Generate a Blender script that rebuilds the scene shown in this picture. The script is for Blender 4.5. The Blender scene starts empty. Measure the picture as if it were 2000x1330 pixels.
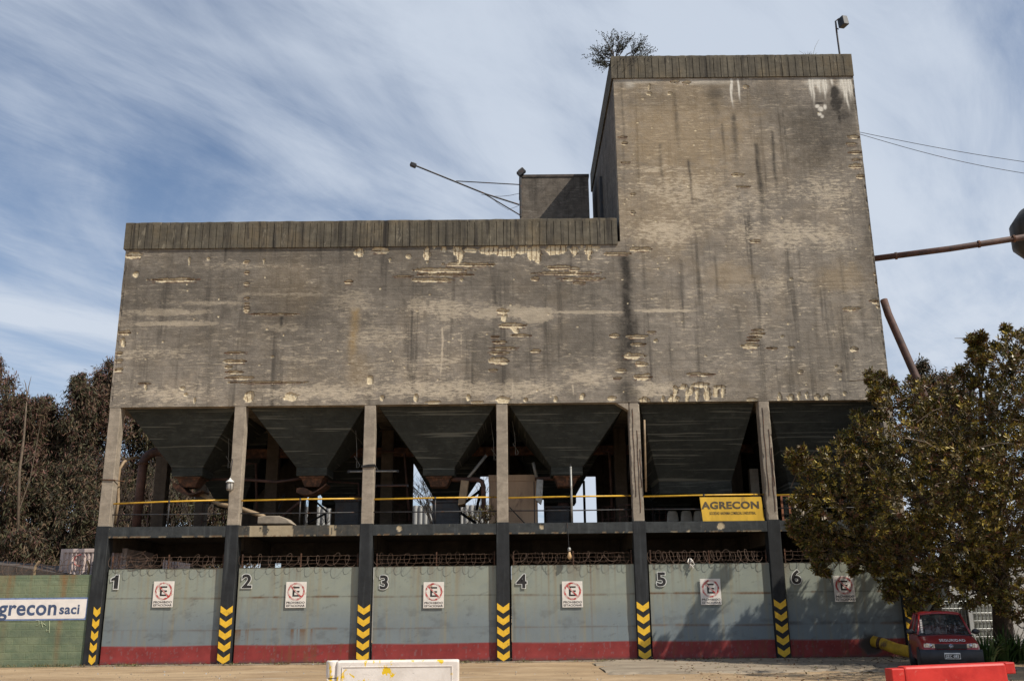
import bpy, math, random
import numpy as np
from mathutils import Vector, Matrix, Euler
rng = np.random.default_rng(7); random.seed(7)
D = bpy.data; scene = bpy.context.scene; COL = scene.collection
PI = math.pi

# ------------------------------------------------------------------ camera
F_PX, TH, RHO, DIST, EYE = 1880.0, math.radians(15.6), 0.0101, 30.4, 1.53
CR, CU, CF = (np.array(v) for v in ((1., 0, 0), (0, -math.sin(TH), math.cos(TH)), (0, math.cos(TH), math.sin(TH))))
ax_r = math.cos(RHO)*CR - math.sin(RHO)*CU; ax_u = math.sin(RHO)*CR + math.cos(RHO)*CU
CAM = np.array([0., -DIST, EYE])
def at(px, py, Y):                 # survey helper: where the sight line through a photo pixel meets the plane y = Y
    d = CF*F_PX + ax_r*(px-1000) + ax_u*(665-py)
    return CAM + d*((Y+DIST)/d[1])
def atz(px, py, z):
    d = CF*F_PX + ax_r*(px-1000) + ax_u*(665-py)
    return CAM + d*((z-EYE)/d[2])
def proj(P):
    v = np.asarray(P) - CAM; w = v@CF
    return 1000+F_PX*(v@ax_r)/w, 665-F_PX*(v@ax_u)/w
cam = D.objects.new('camera', D.cameras.new('camera')); COL.objects.link(cam)
cam.data.sensor_width = 36; cam.data.lens = F_PX/2000*36; cam.data.clip_end = 3000; cam.data.clip_start = .1
cam.matrix_world = Matrix(((ax_r[0], ax_u[0], -CF[0], CAM[0]), (ax_r[1], ax_u[1], -CF[1], CAM[1]), (ax_r[2], ax_u[2], -CF[2], CAM[2]), (0, 0, 0, 1)))
scene.camera = cam

# ------------------------------------------------------------------ light
SUN = Vector((1.62, -1.0, 2.1)).normalized()
s = D.objects.new('sun', D.lights.new('sun', 'SUN')); COL.objects.link(s)
s.data.energy = 4.6; s.data.angle = math.radians(.5); s.data.color = (1, .93, .82)
s.rotation_euler = SUN.to_track_quat('Z', 'Y').to_euler()
w = D.worlds.new('World'); scene.world = w; w.use_nodes = True
nt = w.node_tree; nt.nodes.clear()
def nn(nt, t, **k):
    n = nt.nodes.new(t)
    for a, b in k.items():
        if a in n.inputs: n.inputs[a].default_value = b
        else: setattr(n, a, b)
    return n
def ln(nt, a, b): nt.links.new(a, b)
def mth(nt, op, a, b=None, clamp=False):
    n = nt.nodes.new('ShaderNodeMath'); n.operation = op; n.use_clamp = clamp
    for i, v in enumerate((a, b)):
        if v is None: continue
        if isinstance(v, (int, float)): n.inputs[i].default_value = v
        else: ln(nt, v, n.inputs[i])
    return n.outputs[0]
def mix(nt, f, a, b, mode='MIX'):
    n = nt.nodes.new('ShaderNodeMix'); n.data_type = 'RGBA'; n.blend_type = mode; n.clamp_factor = True
    for i, v in ((0, f), (6, a), (7, b)):
        if isinstance(v, (int, float)): n.inputs[i].default_value = v
        elif isinstance(v, (tuple, list)): n.inputs[i].default_value = (*v[:3], 1)
        else: ln(nt, v, n.inputs[i])
    return n.outputs[2]
def ramp(nt, f, lo, hi, a=0., b=1.):
    n = nt.nodes.new('ShaderNodeMapRange'); n.interpolation_type = 'SMOOTHSTEP'
    ln(nt, f, n.inputs[0]); n.inputs[1].default_value = lo; n.inputs[2].default_value = hi
    n.inputs[3].default_value = a; n.inputs[4].default_value = b
    return n.outputs[0]
def noise(nt, vec, scale=1., detail=4, rough=.55, dist=0., mp=None, rot=None, loc=None):
    if mp or rot or loc:
        m = nt.nodes.new('ShaderNodeMapping')
        if mp: m.inputs['Scale'].default_value = mp
        if rot: m.inputs['Rotation'].default_value = rot
        if loc: m.inputs['Location'].default_value = loc
        ln(nt, vec, m.inputs['Vector']); vec = m.outputs[0]
    n = nt.nodes.new('ShaderNodeTexNoise'); ln(nt, vec, n.inputs['Vector'])
    n.inputs['Scale'].default_value = scale; n.inputs['Detail'].default_value = detail
    n.inputs['Roughness'].default_value = rough; n.inputs['Distortion'].default_value = dist
    return n.outputs['Fac']
sky = nn(nt, 'ShaderNodeTexSky', sky_type='NISHITA', sun_disc=False)
sky.sun_elevation = math.asin(SUN.z); sky.sun_rotation = math.atan2(SUN.x, SUN.y); sky.dust_density = .6; sky.ozone_density = 1.6
tc = nt.nodes.new('ShaderNodeTexCoord'); sp = nt.nodes.new('ShaderNodeSeparateXYZ'); ln(nt, tc.outputs['Generated'], sp.inputs[0])
zz = mth(nt, 'ADD', mth(nt, 'MAXIMUM', sp.outputs[2], 0), .12)
cb = nt.nodes.new('ShaderNodeCombineXYZ'); ln(nt, mth(nt, 'DIVIDE', sp.outputs[0], zz), cb.inputs[0]); ln(nt, mth(nt, 'DIVIDE', sp.outputs[1], zz), cb.inputs[1])
# thin cirrus combed by the wind: a runs along the streaks, b across them
sx_ = nt.nodes.new('ShaderNodeSeparateXYZ'); ln(nt, cb.outputs[0], sx_.inputs[0])
def comb(ang, sa, sb, off):
    c_, s__ = math.cos(math.radians(ang)), math.sin(math.radians(ang))
    a = mth(nt, 'ADD', mth(nt, 'MULTIPLY', sx_.outputs[0], c_*sa), mth(nt, 'MULTIPLY', sx_.outputs[1], s__*sa))
    b = mth(nt, 'ADD', mth(nt, 'MULTIPLY', sx_.outputs[0], -s__*sb), mth(nt, 'MULTIPLY', sx_.outputs[1], c_*sb))
    k = nt.nodes.new('ShaderNodeCombineXYZ'); ln(nt, a, k.inputs[0]); ln(nt, b, k.inputs[1]); k.inputs[2].default_value = off; return k.outputs[0]
streaks = noise(nt, comb(50, .6, 1.5, 1.3), 1., 9, .58, .9)
broad = noise(nt, comb(46, .6, 1.3, 4.2), 1., 5, .55, .6)
fine = noise(nt, comb(53, 1.6, 4.6, 7.), 1., 8, .7, .6)
f = mth(nt, 'ADD', mth(nt, 'MULTIPLY', streaks, .50), mth(nt, 'ADD', mth(nt, 'MULTIPLY', broad, .64), mth(nt, 'MULTIPLY', fine, .20)))
f = mth(nt, 'ADD', f, mth(nt, 'MULTIPLY', sp.outputs[0], .17))
cloud = ramp(nt, f, .52, .80, .08, .93)
low = ramp(nt, sp.outputs[2], .02, .5, .45, 0.)
cloud = mth(nt, 'ADD', cloud, low, True)
skyc = mix(nt, 1., sky.outputs[0], (.80, .98, 1.13), 'MULTIPLY')
colr = mix(nt, cloud, skyc, (6.7, 7.45, 8.6))
bg = nn(nt, 'ShaderNodeBackground', Strength=.085); ln(nt, colr, bg.inputs[0])
wo = nt.nodes.new('ShaderNodeOutputWorld'); ln(nt, bg.outputs[0], wo.inputs[0])
scene.view_settings.view_transform = 'Standard'; scene.view_settings.look = 'None'; scene.view_settings.exposure = 0.12; scene.view_settings.gamma = 1
scene.render.engine = 'CYCLES'; scene.cycles.use_denoising = True; scene.cycles.max_bounces = 6; scene.cycles.diffuse_bounces = 3

# ------------------------------------------------------------------ materials
MATS = {}
def new_mat(name):
    m = D.materials.new(name); m.use_nodes = True; n = m.node_tree
    b = n.nodes['Principled BSDF']; MATS[name] = m
    return m, n, b
def geo_obj(n):
    t = n.nodes.new('ShaderNodeTexCoord'); return t.outputs['Object']
def attr(n, name):
    a = n.nodes.new('ShaderNodeAttribute'); a.attribute_name = name; return a.outputs['Fac']
def bump(n, b, h, strength, dist):
    k = n.nodes.new('ShaderNodeBump'); k.inputs['Strength'].default_value = strength; k.inputs['Distance'].default_value = dist
    ln(n, h, k.inputs['Height']); ln(n, k.outputs[0], b.inputs['Normal'])
def plain(name, col, rough=.6, metal=0., var=.25, scale=6., dirt=None, dirt_amt=.5, bmp=0., vertical=False, spec=None, coat=0.):
    """paint, plastic, metal: one colour with uneven tone, a second noise of dirt or rust, and a little relief"""
    m, n, b = new_mat(name); v = geo_obj(n)
    a = noise(n, v, scale, 5, .6, mp=(1, 1, .25) if vertical else None)
    c = mix(n, ramp(n, a, .3, .7), tuple(x*(1-var) for x in col), tuple(min(1, x*(1+var)) for x in col))
    if dirt:
        d = noise(n, v, scale*.6, 8, .7, .4, mp=(1, 1, .3) if vertical else None, loc=(5, 3, 1))
        c = mix(n, ramp(n, d, .62-dirt_amt*.25, .72-dirt_amt*.15), c, dirt)
    ln(n, c, b.inputs['Base Color']); b.inputs['Roughness'].default_value = rough; b.inputs['Metallic'].default_value = metal
    if spec is not None: b.inputs['Specular IOR Level'].default_value = spec
    if coat: b.inputs['Coat Weight'].default_value = coat
    if bmp: bump(n, b, noise(n, v, scale*6, 6, .7), .6, bmp)
    return m
def concrete(name, base, dark, pale, boards=.5, stain=.5, ochre=0., attrs=False, bmp=.012, mottled=.5, lines=0, planks=0):
    m, n, b = new_mat(name); v = geo_obj(n)
    big = noise(n, v, .55, 5, .6, .3)
    mot = noise(n, v, 2.6, 8, .68, .5, mp=(1, 1, 1.5))
    c = mix(n, ramp(n, mot, .35, .66), tuple(x*.78 for x in base), tuple(min(1, x*1.16) for x in base))
    c = mix(n, mth(n, 'MULTIPLY', ramp(n, big, .42, .62), .45), c, tuple(x*.62 for x in base))
    if ochre: c = mix(n, mth(n, 'MULTIPLY', ramp(n, noise(n, v, .8, 6, .65, loc=(9, 2, 4)), .45, .7), ochre), c, (.30, .205, .095))
    # board marks: thin level lines where the form boards met, with pale laitance crusts along them
    ln_ = noise(n, v, 1., 3, .6, mp=(.35, .35, 9.))
    br = noise(n, v, 1., 7, .75, .4, mp=(2.6, 2.6, 14.), loc=(3, 1, 7))
    patch = noise(n, v, 1.1, 4, .6, loc=(7, 7, 2), mp=(.6, 1, 1.2))
    crust = mth(n, 'MULTIPLY', ramp(n, br, .53, .62), ramp(n, patch, .38, .56))
    c = mix(n, mth(n, 'MULTIPLY', ramp(n, ln_, .36, .62, 1, 0), .13*boards), c, dark)
    c = mix(n, mth(n, 'MULTIPLY', crust, .85*boards), c, pale)
    mid = noise(n, v, 1.5, 9, .74, .8, loc=(6, 1, 8), mp=(1, 1, 1.3)); c = mix(n, mth(n, 'MULTIPLY', ramp(n, mid, .50, .66), .5*mottled*2), c, tuple(x*.52 for x in base))
    if lines:
        jl = noise(n, v, 1., 2, .5, mp=(.30, .30, 16.), loc=(2, 2, 5)); c = mix(n, mth(n, 'MULTIPLY', ramp(n, jl, .60, .66), lines), c, pale)
    if planks:
        sx = n.nodes.new('ShaderNodeSeparateXYZ'); ln(n, v, sx.inputs[0]); fl = mth(n, 'FLOOR', mth(n, 'DIVIDE', sx.outputs[0], .243)); wn = n.nodes.new('ShaderNodeTexWhiteNoise'); wn.noise_dimensions = '1D'; ln(n, fl, wn.inputs['W'])
        c = mix(n, mth(n, 'MULTIPLY', wn.outputs['Value'], planks), c, (.05, .045, .04)); ru = noise(n, v, 1., 6, .65, .2, mp=(7, 3, .5), loc=(3, 6, 1)); c = mix(n, mth(n, 'MULTIPLY', ramp(n, ru, .50, .66), .75), c, (.038, .034, .03))
        ru = noise(n, v, 1., 7, .7, .3, mp=(5, 3, 1.2), loc=(9, 6, 4)); c = mix(n, mth(n, 'MULTIPLY', ramp(n, ru, .58, .68), .5), c, (.30, .26, .19))
    # weathering that ran down the face
    st = noise(n, v, 1., 7, .6, .15, mp=(2.2, 2.2, .16), loc=(2, 8, 3)); st2 = noise(n, v, 1., 6, .6, .1, mp=(8., 8., .3))
    sm = mth(n, 'MULTIPLY', ramp(n, st, .48, .70), ramp(n, st2, .30, .62))
    c = mix(n, mth(n, 'MULTIPLY', sm, stain), c, dark)
    sp_ = noise(n, v, 26., 3, .6)
    c = mix(n, mth(n, 'MULTIPLY', ramp(n, sp_, .62, .74), .35*mottled), c, pale)
    c = mix(n, mth(n, 'MULTIPLY', ramp(n, noise(n, v, 34., 3, .6, loc=(4, 4, 4)), .63, .72), .45*mottled), c, dark)
    if attrs:
        wob = noise(n, v, 9., 6, .7)
        def soft(a, g=.55): return mth(n, 'MULTIPLY', a, mth(n, 'ADD', mth(n, 'MULTIPLY', wob, 2*g), 1-g), True)
        fine = noise(n, v, 4.2, 10, .82, .5, mp=(1, 1, 2.2), loc=(1, 5, 2))
        c = mix(n, soft(attr(n, 'ochre')), c, (.37, .26, .13))
        strat = noise(n, v, 2.2, 8, .72, .3, mp=(1.5, 1.5, 8.5), loc=(8, 5, 2)); fine = mth(n, 'ADD', mth(n, 'MULTIPLY', fine, .5), mth(n, 'MULTIPLY', strat, .5))
        pa = mth(n, 'ADD', mth(n, 'MULTIPLY', attr(n, 'pale'), .34), mth(n, 'SUBTRACT', fine, .625))
        c = mix(n, mth(n, 'MULTIPLY', ramp(n, pa, .0, .10), .60), c, pale)
        c = mix(n, soft(attr(n, 'dark'), .45), c, tuple(x*.62 for x in dark))
        c = mix(n, soft(attr(n, 'white'), .4), c, (.62, .58, .50))
        c = mix(n, attr(n, 'spall'), c, mix(n, ramp(n, noise(n, v, 14., 5, .7), .3, .7), (.46, .36, .22), (.74, .64, .45)))
        c = mix(n, attr(n, 'rust'), c, (.085, .035, .016))
    ln(n, c, b.inputs['Base Color']); b.inputs['Roughness'].default_value = .93; b.inputs['Specular IOR Level'].default_value = .2
    h = mth(n, 'ADD', mth(n, 'MULTIPLY', ln_, .35), mth(n, 'ADD', mth(n, 'MULTIPLY', br, .6), mth(n, 'MULTIPLY', noise(n, v, 11., 8, .75), .7)))
    bump(n, b, h, .7, bmp)
    return m
BASE, DARK, PALE = (.265, .230, .188), (.068, .060, .051), (.60, .505, .375)
concrete('facade_concrete', BASE, DARK, PALE, .85, .9, .15, True, .03)
concrete('parapet_concrete', (.140, .122, .090), (.032, .028, .024), (.27, .23, .17), 0, 1., .22, True, .02, planks=.38)
concrete('column_concrete', (.33, .28, .22), (.12, .10, .085), (.5, .43, .33), .3, .35, 0, True, .012)
concrete('shaft_concrete', (.165, .140, .115), (.024, .022, .019), (.32, .28, .23), .7, 1., .1, False, .02, .9)
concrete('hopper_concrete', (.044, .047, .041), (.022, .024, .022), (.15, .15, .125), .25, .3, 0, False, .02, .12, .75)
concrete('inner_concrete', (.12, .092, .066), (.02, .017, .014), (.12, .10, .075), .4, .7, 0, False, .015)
def worn_paint(name, col, col2, amt, under=(.30, .25, .17)):
    m, n, b = new_mat(name); v = geo_obj(n)
    c = mix(n, ramp(n, noise(n, v, 3., 7, .65), .3, .7), col, col2)
    c = mix(n, mth(n, 'MULTIPLY', ramp(n, noise(n, v, 1., 5, .6, mp=(6, 6, .5)), .5, .75), .35), c, (.10, .11, .11))
    chips = noise(n, v, 7., 9, .78, .5)
    c = mix(n, ramp(n, chips, .70-amt*.22, .73-amt*.22), c, under)
    c = mix(n, attr(n, 'spall'), c, (.42, .34, .22)); c = mix(n, attr(n, 'rust'), c, (.12, .05, .02))
    ln(n, c, b.inputs['Base Color']); b.inputs['Roughness'].default_value = .62; b.inputs['Specular IOR Level'].default_value = .35
    bump(n, b, noise(n, v, 18., 7, .7), .5, .01)
worn_paint('black_paint', (.011, .012, .013), (.021, .023, .025), .0)
worn_paint('beam_paint', (.022, .025, .026), (.042, .046, .046), .25)
worn_paint('beam_paint_worn', (.030, .032, .030), (.07, .062, .048), .5, (.17, .13, .085))
plain('yellow_paint', (.78, .46, .025), .5, 0, .12, 7, (.30, .18, .03), .12)
plain('rail_yellow', (.62, .36, .03), .45, 0, .2, 3, (.15, .08, .03), .3)
plain('dark_steel', (.035, .035, .037), .55, .3, .4, 6, (.09, .04, .02), .4)
plain('rust', (.13, .058, .030), .85, 0, .5, 7, (.05, .026, .016), .8, .01)
plain('rust_pipe', (.085, .040, .028), .7, 0, .35, 4, (.045, .025, .02), .6, .005)
plain('wire_rust', (.085, .050, .032), .8, 0, .4, 9)
plain('galvanised', (.30, .30, .28), .5, .4, .25, 5, (.13, .09, .06), .4)
plain('tan_pipe', (.27, .19, .11), .6, 0, .25, 4)
plain('beige_cabinet', (.42, .28, .17), .6, 0, .15, 2.5, (.12, .07, .04), .35, 0, True)
plain('machine_grey', (.035, .037, .040), .6, .1, .3, 4, (.06, .04, .03), .4)
plain('white_plastic', (.80, .74, .64), .45, 0, .08, 4)
plain('wood_frame', (.25, .095, .045), .65, 0, .3, 6)
plain('black_rubber', (.015, .015, .015), .7, 0, .3, 6)
plain('sign_white', (.74, .69, .62), .5, 0, .07, 9, (.38, .25, .14), .12)
plain('sign_red', (.42, .035, .03), .55, 0, .3, 12, (.62, .50, .45), .75)
plain('sign_black', (.018, .016, .015), .55, 0, .3, 9)
plain('sign_yellow', (.66, .40, .035), .5, 0, .14, 3, (.34, .19, .04), .35, 0, True)
plain('sign_ink', (.085, .065, .035), .6, 0, .3, 9)
plain('outline_white', (.66, .66, .62), .6, 0, .1, 9)
plain('panel_white', (.80, .74, .68), .7, 0, .06, 5)
plain('letter_blue', (.055, .085, .165), .6, 0, .2, 7)
plain('panel_edge', (.16, .22, .38), .6, 0, .2, 7)
plain('graffiti', (.42, .46, .30), .7)
plain('container_paint', (.52, .42, .38), .6, 0, .15, 2, (.30, .12, .08), .35, 0, True)
plain('container_blue', (.25, .36, .44), .6, 0, .15, 2)
plain('lamp_glass', (.30, .28, .25), .25, 0, .1, 9)
plain('lamp_body', (.04, .042, .045), .5, .2, .2, 5)
plain('bulb_glass', (.62, .42, .22), .2, 0, .2, 9)
plain('cage_steel', (.42, .43, .42), .4, .5, .1, 5)
plain('tank_plastic', (.20, .21, .19), .5, 0, .25, 2)
plain('tank_metal', (.05, .045, .04), .6, .3, .4, 3, (.02, .02, .02), .4, 0, True)
plain('far_wall', (.36, .36, .35), .8, 0, .08, 2, (.25, .24, .22), .3, 0, True)
plain('slab_roof', (.07, .055, .045), .85, 0, .4, 3)
plain('bark', (.060, .042, .030), .9, 0, .4, 8, (.03, .02, .015), .5, .02)
plain('pale_bark', (.34, .29, .23), .85, 0, .3, 6)
plain('twig_bark', (.13, .095, .065), .85, 0, .3, 8)
plain('tyre', (.018, .018, .018), .8)
plain('car_trim', (.022, .022, .026), .5, 0, .2, 8)
plain('chrome', (.55, .56, .58), .25, .8, .1, 6)
plain('plate_white', (.62, .62, .60), .4)
plain('seat_cloth', (.05, .05, .055), .9)
def leafm(name, top, under=None, rough=.45, trans=.0):
    m, n, b = new_mat(name); v = geo_obj(n)
    a = noise(n, v, 3.5, 4, .6)
    c = mix(n, ramp(n, a, .3, .7), tuple(x*.65 for x in top), tuple(x*1.35 for x in top))
    if under:
        g = n.nodes.new('ShaderNodeNewGeometry'); c = mix(n, g.outputs['Backfacing'], c, under)
    ln(n, c, b.inputs['Base Color']); b.inputs['Roughness'].default_value = rough
    b.inputs['Specular IOR Level'].default_value = .35
leafm('leaf_olive', (.165, .142, .026), (.13, .095, .03), .38); leafm('leaf_dark', (.055, .062, .018), (.09, .065, .025), .35)
leafm('leaf_brown', (.17, .085, .03), (.13, .06, .03), .5); leafm('leaf_yellow', (.40, .30, .06), None, .4)
leafm('gum_green', (.058, .055, .024), None, .7); leafm('gum_brown', (.105, .068, .038), None, .75); leafm('gum_red', (.105, .050, .038), None, .75)
leafm('gum_dark', (.036, .032, .020), None, .8)
leafm('strap_green', (.035, .075, .022), None, .3); leafm('weed_green', (.028, .036, .018), None, .7); leafm('dry_grass', (.20, .17, .08), None, .8)
leafm('lawn', (.07, .08, .025), None, .8)
# gate sheet: grey green over blue grey, rust bled from the seams, oxblood band at the foot
def gate_mat():
    m, n, b = new_mat('gate_paint'); v = geo_obj(n)
    s_ = n.nodes.new('ShaderNodeSeparateXYZ'); ln(n, v, s_.inputs[0])
    up = mth(n, 'ADD', s_.outputs[2], mth(n, 'MULTIPLY', mth(n, 'SUBTRACT', noise(n, v, 1.3, 6, .65), .5), 1.4))
    c = mix(n, ramp(n, up, .9, 2.3), (.180, .212, .222), (.262, .285, .236))
    c = mix(n, mth(n, 'MULTIPLY', ramp(n, noise(n, v, 2.6, 8, .7, .6), .42, .68), .22), c, (.14, .17, .19))
    c = mix(n, mth(n, 'MULTIPLY', ramp(n, noise(n, v, 1., 6, .65, mp=(5, 5, .25)), .48, .70), .5), c, (.26, .225, .14))
    red = mix(n, ramp(n, noise(n, v, 2.2, 6, .65), .3, .7), (.195, .028, .027), (.27, .040, .036))
    c = mix(n, attr(n, 'band'), c, red)
    c = mix(n, mth(n, 'MULTIPLY', attr(n, 'dirt'), mth(n, 'MULTIPLY', noise(n, v, 8., 6, .7), 1.6), True), c, (.075, .075, .075))
    c = mix(n, mth(n, 'MULTIPLY', attr(n, 'rust'), mth(n, 'MULTIPLY', noise(n, v, 12., 7, .75), 1.9), True), c, (.15, .075, .03))
    c = mix(n, attr(n, 'seam'), c, (.05, .04, .03))
    ln(n, c, b.inputs['Base Color']); b.inputs['Roughness'].default_value = .55; b.inputs['Specular IOR Level'].default_value = .3
    bump(n, b, mth(n, 'ADD', noise(n, v, 1.2, 3, .5), mth(n, 'MULTIPLY', noise(n, v, 20, 6, .7), .12)), .35, .03)
gate_mat()
def green_mat():
    m, n, b = new_mat('green_blocks'); v = geo_obj(n)
    mp = n.nodes.new('ShaderNodeMapping'); mp.inputs['Rotation'].default_value = (PI/2, 0, 0); ln(n, v, mp.inputs['Vector'])
    br = nn(n, 'ShaderNodeTexBrick', Scale=1.); br.inputs['Brick Width'].default_value = .42; br.inputs['Row Height'].default_value = .215
    br.inputs['Mortar Size'].default_value = .012; br.inputs['Mortar Smooth'].default_value = .6; ln(n, mp.outputs[0], br.inputs['Vector'])
    c = mix(n, ramp(n, noise(n, v, 1.6, 8, .7, .4), .3, .7), (.112, .150, .092), (.195, .225, .135))
    c = mix(n, mth(n, 'MULTIPLY', ramp(n, noise(n, v, 1., 6, .6, mp=(1.2, 1, 6)), .5, .7), .4), c, (.07, .13, .075))
    c = mix(n, mth(n, 'MULTIPLY', br.outputs['Fac'], mth(n, 'MULTIPLY', noise(n, v, 3., 5, .6), .9), True), c, (.20, .24, .12))
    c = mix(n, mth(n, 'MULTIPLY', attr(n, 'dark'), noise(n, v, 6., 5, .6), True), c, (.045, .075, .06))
    c = mix(n, mth(n, 'MULTIPLY', attr(n, 'rust'), mth(n, 'MULTIPLY', noise(n, v, 9., 6, .7), 1.7), True), c, (.22, .10, .03))
    ln(n, c, b.inputs['Base Color']); b.inputs['Roughness'].default_value = .8
    bump(n, b, mth(n, 'ADD', mth(n, 'MULTIPLY', br.outputs['Fac'], -.7), noise(n, v, 14, 6, .7)), .8, .012)
green_mat()
def ground_mat():
    m, n, b = new_mat('ground'); v = geo_obj(n)
    c = mix(n, ramp(n, noise(n, v, .35, 7, .65, .6, mp=(1, 1.6, 1)), .32, .68), (.31, .215, .125), (.46, .335, .205))
    c = mix(n, mth(n, 'MULTIPLY', ramp(n, noise(n, v, 1.4, 8, .7, .7, mp=(.5, 1.8, 1)), .46, .68), .55), c, (.19, .13, .08))
    c = mix(n, mth(n, 'MULTIPLY', ramp(n, noise(n, v, .9, 7, .7, .5, mp=(.4, 1.4, 1), loc=(4, 9, 0)), .56, .70), .7), c, (.50, .43, .35))
    c = mix(n, mth(n, 'MULTIPLY', ramp(n, noise(n, v, 30., 4, .7), .58, .72), .5), c, (.12, .095, .07))
    c = mix(n, mth(n, 'MULTIPLY', ramp(n, noise(n, v, 45., 3, .7, loc=(3, 3, 3)), .63, .72), .5), c, (.52, .45, .36))
    ln(n, c, b.inputs['Base Color']); b.inputs['Roughness'].default_value = .95; b.inputs['Specular IOR Level'].default_value = .15
    bump(n, b, mth(n, 'ADD', noise(n, v, 2.5, 6, .7), mth(n, 'MULTIPLY', noise(n, v, 35, 6, .8), .4)), .8, .05)
    m, n, b = new_mat('apron'); v = geo_obj(n)
    c = mix(n, ramp(n, noise(n, v, .8, 8, .7, .6, mp=(1, 2, 1)), .32, .68), (.22, .18, .135), (.34, .285, .215))
    c = mix(n, mth(n, 'MULTIPLY', ramp(n, noise(n, v, 2.4, 8, .72, .6, mp=(.6, 2, 1)), .5, .68), .7), c, (.34, .26, .17))
    c = mix(n, mth(n, 'MULTIPLY', ramp(n, noise(n, v, 26, 4, .7), .58, .7), .5), c, (.09, .075, .06))
    ln(n, c, b.inputs['Base Color']); b.inputs['Roughness'].default_value = .92; b.inputs['Specular IOR Level'].default_value = .15
    bump(n, b, noise(n, v, 22, 8, .8), .7, .02)
ground_mat()
def barrier_mat(name, col, col2, scuff, spot=None):
    m, n, b = new_mat(name); v = geo_obj(n)
    c = mix(n, ramp(n, noise(n, v, 2.2, 7, .65, .5), .3, .7), col, col2)
    c = mix(n, mth(n, 'MULTIPLY', ramp(n, noise(n, v, 5., 9, .78, 1.2, mp=(1, 1, .6)), .58, .68), .5), c, scuff)
    if spot:
        d = noise(n, v, 3.6, 6, .62, .8, mp=(1, 1, .7), loc=(2.6, 0, 1.9))
        c = mix(n, ramp(n, d, .60, .62), c, spot)
        c = mix(n, mth(n, 'MULTIPLY', ramp(n, noise(n, v, 9., 6, .7, 1.5, mp=(.4, 1, 1)), .64, .68), .8), c, (.33, .30, .27))
    ln(n, c, b.inputs['Base Color']); b.inputs['Roughness'].default_value = .48; b.inputs['Specular IOR Level'].default_value = .3
    bump(n, b, noise(n, v, 7, 5, .6), .3, .02)
barrier_mat('barrier_white', (.66, .60, .54), (.80, .74, .68), (.42, .37, .33), (.75, .50, .02))
barrier_mat('barrier_red', (.43, .020, .016), (.62, .040, .030), (.70, .26, .20))
def car_mat():
    m, n, b = new_mat('car_red'); v = geo_obj(n)
    ln(n, mix(n, noise(n, v, 3, 5, .6), (.25, .013, .015), (.33, .024, .024)), b.inputs['Base Color'])
    b.inputs['Roughness'].default_value = .35; b.inputs['Coat Weight'].default_value = .5; b.inputs['Coat Roughness'].default_value = .12
    m, n, b = new_mat('car_glass'); b.inputs['Base Color'].default_value = (.16, .18, .18, 1); b.inputs['Roughness'].default_value = .03; b.inputs['Specular IOR Level'].default_value = .3
    b.inputs['Transmission Weight'].default_value = .9; b.inputs['IOR'].default_value = 1.45
    m, n, b = new_mat('headlight_glass'); b.inputs['Base Color'].default_value = (.72, .70, .62, 1); b.inputs['Roughness'].default_value = .12; b.inputs['Metallic'].default_value = .35
    v = geo_obj(n); ln(n, mix(n, ramp(n, noise(n, v, 22, 2, .5, mp=(1.6, 1, .4)), .4, .6), (.35, .34, .30), (.85, .83, .76)), b.inputs['Base Color'])
car_mat()

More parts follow.
